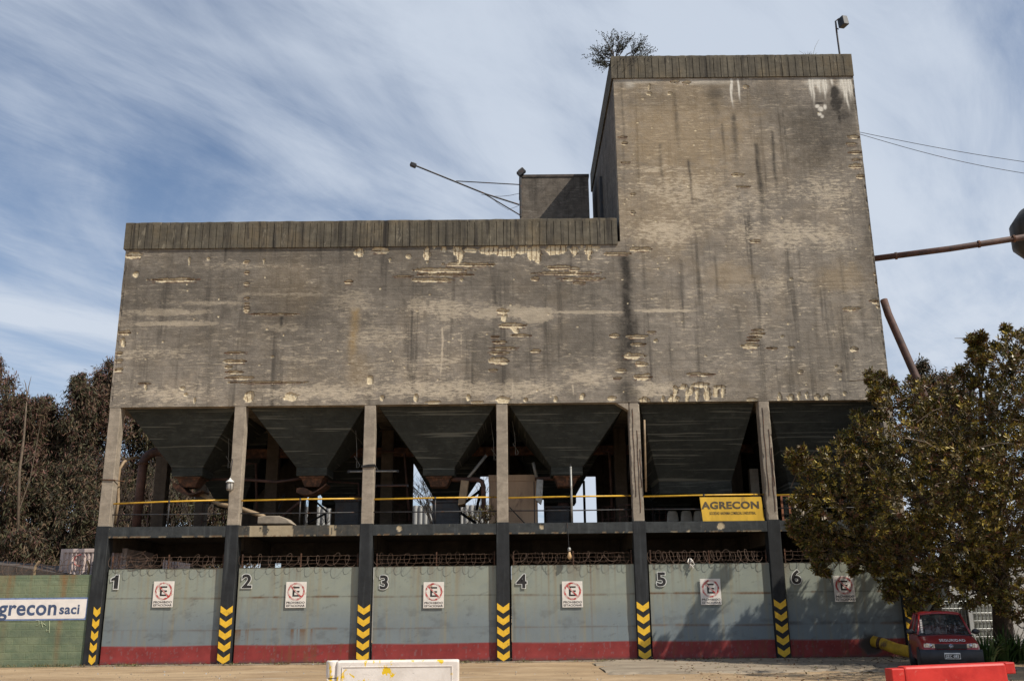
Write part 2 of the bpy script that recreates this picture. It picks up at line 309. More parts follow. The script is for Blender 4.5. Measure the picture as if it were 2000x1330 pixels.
# ------------------------------------------------------------------ mesh helpers
def link(o): COL.objects.link(o); return o
ROOT = {}
class MB:
    def __init__(s): s.v = []; s.f = []; s.m = []
    def add(s, vs, fs, mi=0):
        k = len(s.v); s.v += [tuple(map(float, p)) for p in vs]; s.f += [tuple(k+i for i in f) for f in fs]; s.m += [mi]*len(fs); return s
    def box(s, x0, x1, y0, y1, z0, z1, mi=0, M=None, taper=0):
        t = taper
        vs = [(x0, y0, z0), (x1, y0, z0), (x1, y1, z0), (x0, y1, z0), (x0+t, y0+t, z1), (x1-t, y0+t, z1), (x1-t, y1-t, z1), (x0+t, y1-t, z1)]
        if M is not None: vs = [M @ Vector(p) for p in vs]
        return s.add(vs, [(0, 3, 2, 1), (4, 5, 6, 7), (0, 1, 5, 4), (1, 2, 6, 5), (2, 3, 7, 6), (3, 0, 4, 7)], mi)
    def hexa(s, b, t, mi=0):      # two rings of equal length, closed
        n = len(b); fs = [tuple(range(n-1, -1, -1)), tuple(range(n, 2*n))] + [(i, (i+1) % n, n+(i+1) % n, n+i) for i in range(n)]
        return s.add(list(b)+list(t), fs, mi)
    def prism(s, poly, y0, y1, mi=0):   # poly in (x, z), seen from -y
        n = len(poly)
        vs = [(x, y0, z) for x, z in poly]+[(x, y1, z) for x, z in poly]
        fs = [tuple(range(n)), tuple(range(2*n-1, n-1, -1))]+[((i+1) % n, i, n+i, n+(i+1) % n) for i in range(n)]
        return s.add(vs, fs, mi)
    def tube(s, pts, r, n=8, mi=0, caps=True, r2=None):
        pts = [Vector(p) for p in pts]; R = []; N = len(pts)
        prev = None
        for i, p in enumerate(pts):
            d = (pts[min(i+1, N-1)]-pts[max(i-1, 0)])
            if d.length < 1e-9: d = Vector((0, 0, 1))
            d.normalize()
            if prev is None:
                a = Vector((0, 0, 1)) if abs(d.z) < .9 else Vector((1, 0, 0)); u = d.cross(a).normalized()
            else:
                u = (prev - d*prev.dot(d)); u = u.normalized() if u.length > 1e-6 else d.orthogonal().normalized()
            prev = u; w_ = d.cross(u)
            rr = r if r2 is None else r+(r2-r)*i/max(1, N-1)
            if isinstance(r, (list, tuple)): rr = r[i]
            R.append([p+(u*math.cos(2*PI*j/n)+w_*math.sin(2*PI*j/n))*rr for j in range(n)])
        vs = [q for ring in R for q in ring]
        fs = [(i*n+j, i*n+(j+1) % n, (i+1)*n+(j+1) % n, (i+1)*n+j) for i in range(N-1) for j in range(n)]
        if caps: fs += [tuple(range(n-1, -1, -1)), tuple(range((N-1)*n, N*n))]
        return s.add(vs, fs, mi)
    def lathe(s, prof, c, n=16, mi=0, axis='z'):
        vs = []
        for r, h in prof:
            for j in range(n):
                a = 2*PI*j/n; p = (r*math.cos(a), r*math.sin(a), h)
                if axis == 'y': p = (p[0], p[2], p[1])
                if axis == 'x': p = (p[2], p[0], p[1])
                vs.append((c[0]+p[0], c[1]+p[1], c[2]+p[2]))
        N = len(prof); fs = [(i*n+j, i*n+(j+1) % n, (i+1)*n+(j+1) % n, (i+1)*n+j) for i in range(N-1) for j in range(n)]
        fs += [tuple(range(n-1, -1, -1)), tuple(range((N-1)*n, N*n))]
        return s.add(vs, fs, mi)
    def build(s, name, mats, parent=None, smooth=False, bevel=0, local=False, attrs=None, seg=2):
        me = D.meshes.new(name); me.from_pydata(s.v, [], s.f)
        for m in (mats if isinstance(mats, (list, tuple)) else [mats]): me.materials.append(MATS[m])
        if max(s.m or [0]) > 0: me.polygons.foreach_set('material_index', s.m)
        if smooth: me.polygons.foreach_set('use_smooth', [True]*len(s.f))
        o = link(D.objects.new(name, me)); finish(o, parent, local)
        if bevel:
            b = o.modifiers.new('edge', 'BEVEL'); b.width = bevel; b.segments = seg; b.limit_method = 'ANGLE'; b.angle_limit = math.radians(35)
            if smooth and hasattr(me, 'shade_flat'): pass
        return o
def finish(o, parent, local=False):
    if parent is not None:
        o.parent = parent
        if not local:
            r = parent
            while r.parent: r = r.parent
            if r.location.length > 0: o.data.transform(Matrix.Translation(-Vector(r.location)))
    else:
        if not local and len(o.data.vertices):     # origin at the thing's base
            co = np.empty(len(o.data.vertices)*3); o.data.vertices.foreach_get('co', co); co = co.reshape(-1, 3)
            c = Vector(((co[:, 0].min()+co[:, 0].max())/2, (co[:, 1].min()+co[:, 1].max())/2, co[:, 2].min()))
            if not o.get('keep'): o.data.transform(Matrix.Translation(-c)); o.location = c
def tag(o, label, cat, group=None):
    o['label'] = label; o['category'] = cat
    if group: o['group'] = group
    return o
def thing(name, label, cat, loc=(0, 0, 0), group=None):
    o = link(D.objects.new(name, None)); o.location = Vector([float(a) for a in loc]); o.empty_display_size = .2
    return tag(o, label, cat, group)
def struct(o): o['kind'] = 'structure'; return o
def text_mesh(name, body, size, mat, c, parent, off=0., ext=.002, width=None, align='CENTER', rot=(PI/2, 0, 0), local=False, shear=0, sx=1.):
    cu = D.curves.new('t', 'FONT'); cu.body = body; cu.size = size; cu.offset = off; cu.extrude = ext; cu.align_x = align; cu.align_y = 'CENTER'; cu.shear = shear
    cu.space_character = 1.05; cu.resolution_u = 4
    to = D.objects.new('t', cu); me = D.meshes.new_from_object(to); D.objects.remove(to)
    co = np.empty(len(me.vertices)*3); me.vertices.foreach_get('co', co); co = co.reshape(-1, 3)
    if width and len(co): sx = width/(co[:, 0].max()-co[:, 0].min())
    me.transform(Matrix.Diagonal((sx, 1, 1, 1)))
    me.transform(Matrix.Translation(Vector([float(a) for a in c])) @ Euler(rot).to_matrix().to_4x4())
    me.materials.clear(); me.materials.append(MATS[mat]); me.name = name
    o = link(D.objects.new(name, me)); finish(o, parent, local); return o
def vnoise(x, y, seed=0, octs=4):      # numpy value noise 0..1
    out = np.zeros_like(x, dtype=float); amp = 1.; tot = 0
    for k in range(octs):
        g = np.random.default_rng(seed*97+k).random((257, 257)); u = x*2**k; v = y*2**k
        i = np.floor(u).astype(int); j = np.floor(v).astype(int); fu = u-i; fv = v-j; fu = fu*fu*(3-2*fu); fv = fv*fv*(3-2*fv)
        i %= 256; j %= 256
        out += amp*((g[i, j]*(1-fu)+g[i+1, j]*fu)*(1-fv)+(g[i, j+1]*(1-fu)+g[i+1, j+1]*fu)*fv); tot += amp; amp *= .55
    return out/tot
def sstep(a, b, x): t = np.clip((x-a)/(b-a), 0, 1); return t*t*(3-2*t)
def grid_mesh(name, X, Z, Y, keep, attrs, mat, parent, extra=None, tip=False):
    """front sheet of a wall as a fine grid (relief in Y, wear in vertex attributes) closed at its borders by extra boxes"""
    nz, nx = X.shape; idx = -np.ones(X.shape, int)
    q = keep
    used = np.zeros(X.shape, bool); used[:-1, :-1] |= q; used[1:, :-1] |= q; used[:-1, 1:] |= q; used[1:, 1:] |= q
    idx[used] = np.arange(used.sum())
    V = np.stack([X[used], Y[used], Z[used]], 1)
    a, b, c, d = idx[:-1, :-1][q], idx[:-1, 1:][q], idx[1:, 1:][q], idx[1:, :-1][q]
    Fc = np.stack([a, b, c, d], 1)
    nv = len(V); ev = []; ef = []
    if extra is not None: ev = extra.v; ef = extra.f
    me = D.meshes.new(name)
    allv = np.concatenate([V, np.array(ev).reshape(-1, 3)]) if ev else V
    nf = len(Fc); lens = [4]*nf + [len(f_) for f_ in ef]; loops = list(Fc.ravel()) + [nv+i for f_ in ef for i in f_]
    me.vertices.add(len(allv)); me.vertices.foreach_set('co', allv.ravel())
    me.loops.add(len(loops)); me.loops.foreach_set('vertex_index', np.array(loops, dtype=np.int32))
    me.polygons.add(len(lens)); st = np.concatenate([[0], np.cumsum(lens)[:-1]]).astype(np.int32)
    me.polygons.foreach_set('loop_start', st); me.polygons.foreach_set('loop_total', np.array(lens, dtype=np.int32))
    me.update(calc_edges=True); me.validate()
    for k, A in attrs.items():
        at_ = me.attributes.new(k, 'FLOAT', 'POINT'); z = np.zeros(len(allv)); z[:nv] = np.clip(A[used], 0, 1); at_.data.foreach_set('value', z)
    me.materials.append(MATS[mat])
    o = link(D.objects.new(name, me)); finish(o, parent); return o

# ------------------------------------------------------------------ levels and column lines of the building
CX = [-12.80, -8.77, -4.59, -.35, 3.90, 8.08, 12.03]; HW = .19
XL, XR, XT = -12.99, 12.20, 3.68
ZG, ZB0, ZB1, ZW, ZP0, ZP1, ZT0, ZT1 = 2.85, 3.79, 4.12, 7.92, 13.33, 14.28, 19.60, 20.48
DEP = 9.6
building = thing('grain_silo_building', 'derelict grey concrete silo building on black columns with a taller block at its right', 'building', ((XL+XR)/2, 0, 0))

# ---- front wall with its spalls and stains
def wear(px, py, X, Z):
    A = {k: np.zeros_like(X) for k in ('spall', 'rust', 'dark', 'pale', 'ochre', 'white')}
    n1 = vnoise(X*5, Z*7, 1, 4); n2 = vnoise(X*11, Z*16, 2, 4); n3 = vnoise(X*1.3, Z*1.6, 3, 5)
    depth = np.zeros_like(X)
    def sel(x0, x1, y0, y1): return (px > x0) & (px < x1) & (py > y0) & (py < y1)
    def ell(cx, cy, rx, ry, bar='h', d=.035):
        m = sel(cx-rx*1.8-3, cx+rx*1.8+3, cy-ry*2.4-3, cy+ry*2.4+3)
        if not m.any(): return
        r = np.hypot((px[m]-cx)/(rx+.4), (py[m]-cy)/(ry+.4))+(n1[m]-.5)*1.0+(n2[m]-.5)*.5
        k = 1-sstep(.90, 1.0, r)
        A['spall'][m] = np.maximum(A['spall'][m], k); depth[m] = np.maximum(depth[m], sstep(.25, .75, k)*d*1.15)
        if bar == 'h' and rx > 4:
            b = (np.abs(py[m]-cy-(n3[m]-.5)*3) < .9) & (np.abs(px[m]-cx) < rx*1.08)
            A['rust'][m] = np.maximum(A['rust'][m], b*.9); A['rust'][m] = np.maximum(A['rust'][m], (k > .3)*sstep(.55, .8, n2[m])*.5)
            under = (py[m]-cy > ry*.7) & (py[m]-cy < ry+2.5) & (np.abs(px[m]-cx) < rx*.9) & (n1[m] > .42); A['rust'][m] = np.maximum(A['rust'][m], under*.45)
        if bar == 'v':
            b = (np.abs(((px[m]-cx) % 9)-4.5+(n1[m]-.5)*2) < .7) & (k > .2); A['rust'][m] = np.maximum(A['rust'][m], b*.85)
    def line(x0, x1, y, th=1.2, k=.8): ell((x0+x1)/2, y, (x1-x0)/2, th, 'h', .03)
    def streak(x, y0, y1, w_, kind, k, fade=True):
        Xc = at(x, y0, 0)[0]; W = w_/64.
        m = sel(x-200, x+200, y0-4, y1+6) & (np.abs(X-Xc) < W*3)
        if not m.any(): return
        g = np.exp(-((X[m]-Xc-(vnoise(Z[m]*.9, Z[m]*0+x, 5, 3)-.5)*.16)/W)**2)*(.55+.9*n1[m])
        g *= sstep(y0-3, y0+4, py[m])*(1-(sstep(y0+(y1-y0)*.35, y1, py[m]) if fade else sstep(y1-12, y1+4, py[m])))
        A[kind][m] = np.maximum(A[kind][m], g*k)
    def blot(cx, cy, rx, ry, kind, k, soft=.5):
        m = sel(cx-rx*2, cx+rx*2, cy-ry*2, cy+ry*2)
        r = np.hypot((px[m]-cx)/rx, (py[m]-cy)/ry)+(n1[m]-.5)*.7+(n3[m]-.5)*.8
        A[kind][m] = np.maximum(A[kind][m], (1-sstep(1-soft, 1+soft*.6, r))*k)
    # general tone of each zone of the wall
    blot(330, 560, 260, 80, 'dark', .5, .8); blot(560, 600, 240, 90, 'dark', .5, .8); blot(800, 540, 200, 60, 'dark', .45, .8); blot(1060, 560, 190, 60, 'dark', .42, .8); blot(440, 660, 150, 60, 'dark', .35, .8); blot(1060, 690, 120, 40, 'dark', .35, .8)
    blot(700, 500, 500, 22, 'dark', .45); blot(1120, 660, 110, 60, 'dark', .30); blot(620, 690, 200, 60, 'dark', .22); blot(960, 700, 60, 60, 'dark', .4)
    blot(1000, 610, 110, 16, 'pale', .75, .7); blot(1050, 612, 45, 18, 'pale', 1.); blot(860, 600, 120, 30, 'pale', .6, .8); blot(330, 770, 140, 26, 'pale', .55, .8)
    blot(760, 720, 230, 50, 'pale', .42, .8); blot(1150, 740, 90, 30, 'pale', .6, .8); blot(620, 765, 180, 22, 'pale', .6, .8); blot(900, 760, 300, 24, 'pale', .6, .8); blot(1270, 760, 70, 20, 'pale', .65, .8)
    for (cx, cy, rx, ry, k) in ((330, 610, 90, 8, .9), (420, 592, 120, 6, .7), (350, 632, 110, 6, .8), (560, 640, 60, 12, .6), (690, 590, 60, 30, .6), (300, 690, 100, 20, .5), (740, 660, 90, 30, .55), (470, 520, 120, 10, .5), (560, 575, 130, 5, .6), (1130, 610, 110, 4, .9), (1290, 607, 80, 4, .8), (850, 705, 80, 10, .6), (600, 700, 130, 8, .5)):
        blot(cx, cy, rx, ry, 'pale', k, .8)
    # tower: browner above, pale boards in the middle
    blot(1320, 260, 150, 130, 'ochre', .40, .8); blot(1290, 420, 110, 90, 'ochre', .28, .8); blot(1400, 300, 180, 80, 'ochre', .2, .8); blot(1420, 540, 60, 30, 'ochre', .3, .8)
    blot(560, 560, 60, 60, 'ochre', .2, .8); streak(693, 600, 760, 9, 'ochre', .8); blot(700, 720, 25, 40, 'ochre', .35, .9); blot(1640, 545, 60, 30, 'ochre', .3, .8)
    blot(1330, 380, 120, 60, 'pale', .55, .9); blot(1290, 330, 90, 10, 'pale', .55, .9); blot(1430, 395, 120, 50, 'pale', .48, .9); blot(1600, 370, 100, 50, 'pale', .52, .9); blot(1300, 450, 90, 40, 'pale', .66, .9); blot(1550, 460, 150, 40, 'pale', .58, .9)
    blot(1510, 560, 60, 30, 'pale', .45, .9); blot(1350, 650, 160, 60, 'pale', .22, .9); blot(1560, 640, 160, 60, 'pale', .18, .9)
    blot(1600, 260, 90, 75, 'dark', .62, .8); blot(1655, 240, 30, 80, 'dark', .55, .8); blot(1480, 190, 110, 30, 'dark', .35, .8); blot(1398, 184, 22, 14, 'dark', .6, .9); streak(1396, 170, 260, 12, 'dark', .4); blot(1300, 195, 90, 25, 'dark', .22, .8); blot(1700, 440, 26, 180, 'dark', .3, .8)
    for x, y0, y1, w_, k in ((1476, 280, 470, 5, .75), (1506, 255, 430, 4, .7), (1432, 222, 350, 6, .6), (1318, 180, 330, 5, .45), (1346, 312, 430, 3, .6), (1608, 262, 360, 4, .7), (1528, 215, 300, 3, .6), (1410, 240, 320, 3, .5), (1290, 280, 400, 4, .4),
                          (1360, 520, 640, 3, .4), (1395, 500, 620, 3, .4), (1475, 540, 660, 3, .45), (1440, 600, 700, 4, .35), (1330, 505, 600, 4, .35), (1560, 490, 560, 3, .35), (1640, 500, 600, 4, .35), (1590, 600, 700, 5, .3), (1680, 560, 740, 6, .3),
                          (550, 616, 660, 7, .85), (480, 500, 560, 4, .5), (384, 500, 560, 10, .3), (640, 490, 600, 10, .35), (560, 490, 560, 8, .3), (905, 500, 640, 9, .3), (1000, 540, 700, 7, .35), (1110, 560, 640, 8, .3), (430, 690, 760, 8, .3), (330, 560, 700, 6, .25), (260, 560, 730, 8, .3), (1060, 560, 620, 5, .4), (790, 555, 640, 6, .35), (740, 520, 640, 12, .25), (1155, 560, 640, 5, .4)):
        streak(x, y0, y1, w_, 'dark', k)
    streak(1221, 500, 690, 13, 'dark', 1., False); streak(1216, 615, 790, 20, 'dark', .8); streak(1212, 160, 470, 3, 'dark', .35)
    blot(1228, 650, 22, 45, 'dark', .85, .6); blot(1225, 765, 22, 30, 'dark', .7, .6)
    for x, y0, y1, w_, k in ((862, 640, 790, 2.6, .95), (902, 650, 740, 2, .6), (728, 600, 760, 2, .45), (1188, 610, 700, 4, .4), (1120, 750, 785, 2, .8), (1350, 170, 240, 3, .35)):
        streak(x, y0, y1, w_, 'pale', k)
    # lime run down from the tower parapet
    for x, y0, y1, w_, k in ((1427, 155, 217, 1.7, 1.3), (1431, 157, 190, 1.5, .8), (1443, 155, 204, 1.7, 1.3), (1579, 155, 200, 2.2, 1.2), (1586, 155, 212, 2.0, 1.1), (1600, 155, 190, 2.6, 1.1), (1606, 155, 200, 2.2, 1.2), (1613, 155, 188, 2, 1.1), (1624, 155, 170, 2.4, 1.), (1643, 155, 205, 2.4, 1.1), (1651, 155, 224, 2.2, 1.3), (1660, 155, 200, 1.6, 1.1), (1582, 155, 190, 3., .9), (1596, 155, 182, 3, .9), (1608, 155, 190, 3, .9), (1655, 155, 205, 3.2, .9), (1640, 155, 180, 3., .8), (1240, 154, 160, 6, .6)):
        streak(x, y0, y1, w_, 'white', k*1.3)
    blot(1596, 208, 5, 4, 'white', 1.); blot(1603, 213, 6, 5, 'white', 1.); blot(1611, 209, 4, 6, 'white', 1.); blot(1601, 224, 4, 3, 'white', .9); blot(1606, 228, 3, 3, 'white', .8); blot(1592, 162, 18, 9, 'white', .8, .8); blot(1610, 168, 10, 14, 'white', .6, .8); blot(1650, 168, 12, 16, 'white', .75, .8); blot(1250, 158, 50, 5, 'white', .4, .9); blot(1370, 160, 60, 6, 'white', .4, .9); blot(1230, 164, 10, 8, 'white', .5, .9)
    blot(1629, 184, 8, 15, 'dark', 1.1, .3); blot(1633, 203, 14, 18, 'dark', 1., .4); blot(1648, 226, 15, 18, 'dark', .8, .6); blot(1600, 202, 12, 3, 'dark', .9, .4); streak(1632, 170, 300, 9, 'dark', .9)
    # broken cover: lime coloured scars, rusty bars in them
    H = [(262, 499, 15, 6), (340, 547, 48, 4), (743, 489, 16, 6), (915, 517, 49, 3.6), (864, 528, 54, 4.2), (788, 540, 20, 1.6), (870, 537, 52, 2.2), (846, 547, 40, 3.4), (1093, 523, 22, 4), (1122, 526, 10, 4), (1104, 534, 62, 3), (1134, 545, 44, 3),
         (1132, 553, 12, 2.4), (1046, 545, 8, 3), (1205, 496, 26, 3), (1252, 487, 22, 4), (981, 608, 11, 6), (1001, 636, 27, 5), (1018, 655, 20, 2.6), (967, 658, 8, 2), (976, 668, 14, 3), (985, 680, 28, 2.4), (974, 689, 21, 2.6), (975, 705, 19, 6.5), (963, 723, 8, 2), (1046, 686, 10, 3),
         (462, 689, 22, 1.8), (461, 706, 20, 3.2), (446, 717, 7, 2.6), (458, 727, 18, 2.6), (468, 738, 27, 2.8), (524, 747, 70, 1.8), (536, 614, 46, 1.3), (283, 749, 12, 1.2), (681, 551, 8, 3.6), (533, 697, 4, 2), (243, 650, 12, 4), (232, 722, 8, 5), (232, 705, 8, 3), (232, 690, 6, 3),
         (1200, 656, 10, 3.5), (1273, 649, 9, 2.4), (1244, 658, 19, 3.4), (1247, 673, 15, 2.2), (1281, 666, 4, 3), (1237, 695, 22, 5.5), (1252, 711, 12, 4), (1214, 724, 10, 3), (1255, 736, 18, 5.5), (1205, 739, 8, 1.6), (1480, 645, 12, 1.8), (1478, 652, 16, 2.4), (1473, 659, 13, 1.8), (1470, 665, 13, 2), (1465, 676, 17, 5), (1508, 680, 11, 1.6), (1546, 679, 6, 1.8), (1528, 657, 4, 2), (1669, 682, 8, 4), (1476, 472, 11, 3), (1369, 731, 27, 2.6),
         (1340, 162, 8, 3), (1318, 160, 9, 2.5), (1457, 170, 6, 3), (1216, 268, 9, 1.8), (1220, 280, 6, 2.4), (1222, 318, 9, 1.8), (1441, 342, 12, 2.6), (1452, 365, 14, 1.6), (1236, 380, 5, 2), (1236, 416, 5, 4), (1668, 268, 12, 2.6), (1664, 282, 11, 2.4), (1669, 298, 13, 2.6), (1672, 312, 10, 2), (1670, 325, 12, 5), (1680, 345, 8, 4), (1711, 534, 5, 3), (1714, 553, 5, 3), (1715, 590, 11, 3.4), (1722, 598, 9, 4), (1706, 588, 9, 1.4), (1702, 445, 4, 8), (1564, 726, 5, 3), (1640, 726, 5, 3), (1634, 716, 3, 2), (1662, 604, 16, 3)]
    for h in H: ell(*h)
    P = [(266, 536, 6, 6), (799, 501, 5, 5), (762, 508, 2, 3), (848, 484, 3, 3), (407, 506, 3, 3), (902, 547, 3.4, 3), (1136, 483, 4, 4), (1166, 486, 8, 4), (919, 489, 12, 4), (984, 622, 6, 7), (1007, 645, 6, 6), (723, 742, 6, 9), (356, 759, 4, 3), (363, 771, 4, 3), (1086, 781, 5, 5), (1471, 783, 12, 6), (1267, 183, 5, 3), (1308, 183, 4, 3), (983, 781, 15, 6), (1196, 778, 10, 4), (845, 786, 18, 2.5), (568, 775, 15, 8), (1650, 768, 3, 4), (930, 786, 12, 2), (1300, 787, 20, 2), (1545, 545, 3, 3)]
    for p in P: ell(*p, 'n', .03)
    for y in (512, 533, 555, 583, 593, 602, 608): ell(482, y, 5.5, 2.8, 'h')
    V = [(701, 493, 9, 8), (834, 498, 7, 14), (867, 487, 5, 5), (893, 488, 8, 9), (900, 501, 7, 13), (960, 488, 22, 9), (985, 491, 26, 8), (1000, 491, 9, 12), (1020, 488, 10, 11), (1043, 494, 13, 15), (1050, 505, 7, 9), (1080, 489, 15, 10), (1100, 487, 8, 9), (1122, 490, 8, 11), (1151, 490, 9, 10), (1151, 500, 3, 6), (487, 775, 10, 12), (812, 777, 4, 8), (746, 778, 5, 5), (915, 777, 4, 6), (1137, 775, 6, 8), (1026, 781, 4, 4), (370, 510, 2, 8), (516, 510, 2, 5), (285, 756, 2, 7), (380, 782, 2, 6), (1260, 783, 11, 7),
         (1320, 764, 6, 11), (1318, 780, 11, 9), (1334, 756, 10, 5), (1343, 772, 4, 16), (1351, 762, 4, 11), (1362, 771, 4, 14), (1382, 768, 7, 15), (1399, 766, 6, 13), (1413, 764, 5, 11), (1370, 752, 22, 4), (1405, 756, 14, 4), (1295, 780, 3, 6), (1523, 777, 4, 9), (1545, 777, 5, 9), (1561, 773, 3, 7), (1576, 771, 3, 7), (1597, 775, 5, 8), (1615, 776, 6, 8), (1268, 172, 1.6, 8), (240, 670, 5, 9)]
    for v_ in V: ell(*v_, 'v')
    # scattered small pop-outs
    r_ = np.random.default_rng(3)
    for k in range(70):
        x, y = r_.uniform(240, 1720), r_.uniform(500, 785); ell(x, y, r_.uniform(.8, 2.2), r_.uniform(.6, 1.4), 'n', .015)
    for k in range(22):
        x, y = r_.uniform(1215, 1690), r_.uniform(170, 500); ell(x, y, r_.uniform(.8, 1.8), r_.uniform(.5, 1.1), 'n', .012)
    return A, depth
res = .022
gx = np.arange(XL, XR+res*.5, res); gz = np.arange(ZW, ZT0+res*.5, res); gz[-1] = ZT0
GX, GZ = np.meshgrid(gx, gz); P3 = np.stack([GX, GX*0, GZ], -1); gpx, gpy = proj(P3)
A, dp = wear(gpx, gpy, GX, GZ)
keep = (GZ[:-1, :-1] < ZP0+.1) | (GX[:-1, :-1] > XT-.001)
# board joints pressed into the face, slight bowing of the pours
boards = .4*(np.abs(((GZ+.05*vnoise(GX*.2, GZ*0, 4, 2)) % .155)-.0775) > .070)*.004*(vnoise(GX*.8, GZ*3, 6, 3) > .42)
pour = sstep(.0, .06, np.abs(((GZ-ZW) % 1.32)-.02))*-.003
GY = dp + boards + pour + (vnoise(GX*.35, GZ*.5, 8, 3)-.5)*.02 + (vnoise(GX*9, GZ*12, 9, 3)-.5)*.006*(A['spall'] > .3)
edge = (GX > XR-.08) | (GX < XL+.08)
GY = GY + edge*vnoise(GX*9, GZ*6, 12, 4)**3*.10
ex = MB()
x0, x1, t = XL, XR, .32
def q4(a, b, c, d): ex.add([a, b, c, d], [(0, 1, 2, 3)])
q4((x0, .012, ZW), (x0, t, ZW), (x1, t, ZW), (x1, .012, ZW))                      # soffit
q4((x0, .012, ZW), (x0, .012, ZP0), (x0, t, ZP0), (x0, t, ZW)); q4((x1, .012, ZW), (x1, t, ZW), (x1, t, ZT0), (x1, .012, ZT0))
q4((XT, .012, ZP0), (XT, .012, ZT0), (XT, t, ZT0), (XT, t, ZP0))
grid_mesh('front_wall', GX, GZ, GY, keep, A, 'facade_concrete', building, ex)
# ---- bodies behind the front wall, roofs
b = MB(); b.box(XL+.002, XR-.002, t, DEP, ZW+.002, ZP0+.25); b.build('lower_block', 'shaft_concrete', building)
b = MB(); b.box(XT+.002, XR-.002, t, DEP, ZP0+.25, ZT0); b.build('tower_block', 'shaft_concrete', building)
# ---- parapets: cast against upright boards, grooves between them
def groove_line(a, b_, pitch, dep, wd=.022):
    pts = [(a, 0)]; x = a+pitch*.9
    while x < b_-pitch*.4:
        pts += [(x-wd/2, 0), (x-wd/2*.6, dep), (x+wd/2*.6, dep), (x+wd/2, 0)]; x += pitch*random.uniform(.97, 1.03)
    return pts+[(b_, 0)]
def parapet(name, xa, xb, ya, yb, z0, z1, proud=.06, side_l=True):
    m = MB(); g = groove_line(xa-proud, xb+proud, .243, .035)
    zc = z1-.10
    for i in range(len(g)-1):
        (xA, dA), (xB, dB) = g[i], g[i+1]
        m.add([(xA, ya-proud+dA, z0), (xB, ya-proud+dB, z0), (xB, ya-proud+dB, zc), (xA, ya-proud+dA, zc)], [(0, 1, 2, 3)])
        m.add([(xA, ya-proud, zc), (xB, ya-proud, zc), (xB, ya-proud, z1-.02), (xA, ya-proud, z1-.02)], [(0, 1, 2, 3)])
        m.add([(xA, ya-proud+dA, zc), (xB, ya-proud+dB, zc), (xB, ya-proud, zc), (xA, ya-proud, zc)], [(0, 1, 2, 3)])
    n = 90; xs = np.linspace(xa-proud, xb+proud, n)
    top = [(x, ya-proud+.02, z1-.02+random.uniform(-.006, .014)) for x in xs]
    m.add([(x, ya-proud, z1-.02) for x in xs]+[(p[0], p[1], p[2]+.02) for p in top]+[(x, ya+.28, z1+.01) for x in xs],
          [(i, i+1, n+i+1, n+i) for i in range(n-1)]+[(n+i, n+i+1, 2*n+i+1, 2*n+i) for i in range(n-1)])
    X0, X1 = xa-proud, xb+proud
    m.add([(X0, ya-proud, z0), (X1, ya-proud, z0), (X1, ya+.28, z0), (X0, ya+.28, z0)], [(0, 3, 2, 1)])
    m.add([(X0, ya+.28, z0), (X1, ya+.28, z0), (X1, ya+.28, z1+.01), (X0, ya+.28, z1+.01)], [(1, 0, 3, 2)])
    for X_, s_ in ((X0, 1), (X1, -1)):
        m.add([(X_, ya-proud, z0), (X_, ya+.28, z0), (X_, ya+.28, z1), (X_, ya-proud, z1)], [(0, 3, 2, 1) if s_ > 0 else (0, 1, 2, 3)])
    # returns along the sides
    m.box(X0, X0+.22, ya+.281, yb, z0, z1); m.box(X1-.22, X1, ya+.281, yb, z0, z1); m.box(X0+.22, X1-.22, yb-.22, yb, z0, z1)
    return m.build(name, 'parapet_concrete', building)
parapet('parapet', XL, XT-.15, 0, DEP, ZP0, ZP1)
pt = parapet('tower_parapet', XT, XR-.06, 0, DEP, ZT0, ZT1)
# flue slot and drain on the tower's left face
b = MB(); b.box(XT-.10, XT+.001, 5.0, 5.5, 14.6, 18.2); b.build('wall_duct', 'machine_grey', building)
b = MB(); b.lathe([(.28, 0), (.28, .5)], (XT-.45, 4.4, 14.32), 18); b.build('roof_vent', 'black_rubber', building, bevel=.02)
# ---- stair head on the roof
sx0, sx1 = at(1016, 400, 7.2)[0], at(1151, 400, 7.2)[0]; sz = at(1080, 341, 7.2)[2]
b = MB(); b.box(sx0, sx1, 7.2, 9.55, ZP0+.25, sz-.14); b.build('roof_hut', 'shaft_concrete', building)
b = MB(); b.box(sx0-.03, sx1+.03, 7.17, 9.58, sz-.14, sz); b.build('hut_roof', 'slab_roof', building, bevel=.02)
# ---- columns
def column_attr(o, seedx):
    me = o.data; n = len(me.vertices); co = np.empty(n*3); me.vertices.foreach_get('co', co); co = co.reshape(-1, 3)
def fine_column(name, x0, x1, z0, z1, mat, yd=.36, y0=0., chip=.5, step=.06, rag=.02, spalls=()):
    """column with broken arrises: a ring of points every few centimetres, corners knocked back at random"""
    m = MB(); zs = np.arange(z0, z1+step*.5, step); zs[-1] = z1; rings = []
    c = [(x0, y0), (x1, y0), (x1, y0+yd), (x0, y0+yd)]; nz_ = len(zs)
    k = [vnoise(zs*3.1+i*7, zs*0+i*3+x0, 20+i, 4) for i in range(4)]
    for zi, z in enumerate(zs):
        ring = []
        for i, (cx_, cy_) in enumerate(c):
            sx_, sy_ = (1 if i in (0, 3) else -1), (1 if i in (0, 1) else -1)
            e = .012+rag*max(0, k[i][zi]-.52)*6*chip if i < 2 else .012
            a = (cx_+sx_*e, cy_, z); b_ = (cx_, cy_+sy_*e, z)
            ring += [b_, a] if i in (0, 2) else [a, b_]
        rings.append(ring)
    N = 8; vs = [p for r_ in rings for p in r_]
    fs = [(i*N+j, i*N+(j+1) % N, (i+1)*N+(j+1) % N, (i+1)*N+j) for i in range(nz_-1) for j in range(N)]+[tuple(range(N-1, -1, -1)), tuple(range((nz_-1)*N, nz_*N))]
    m.add(vs, fs); return m.build(name, mat, building)
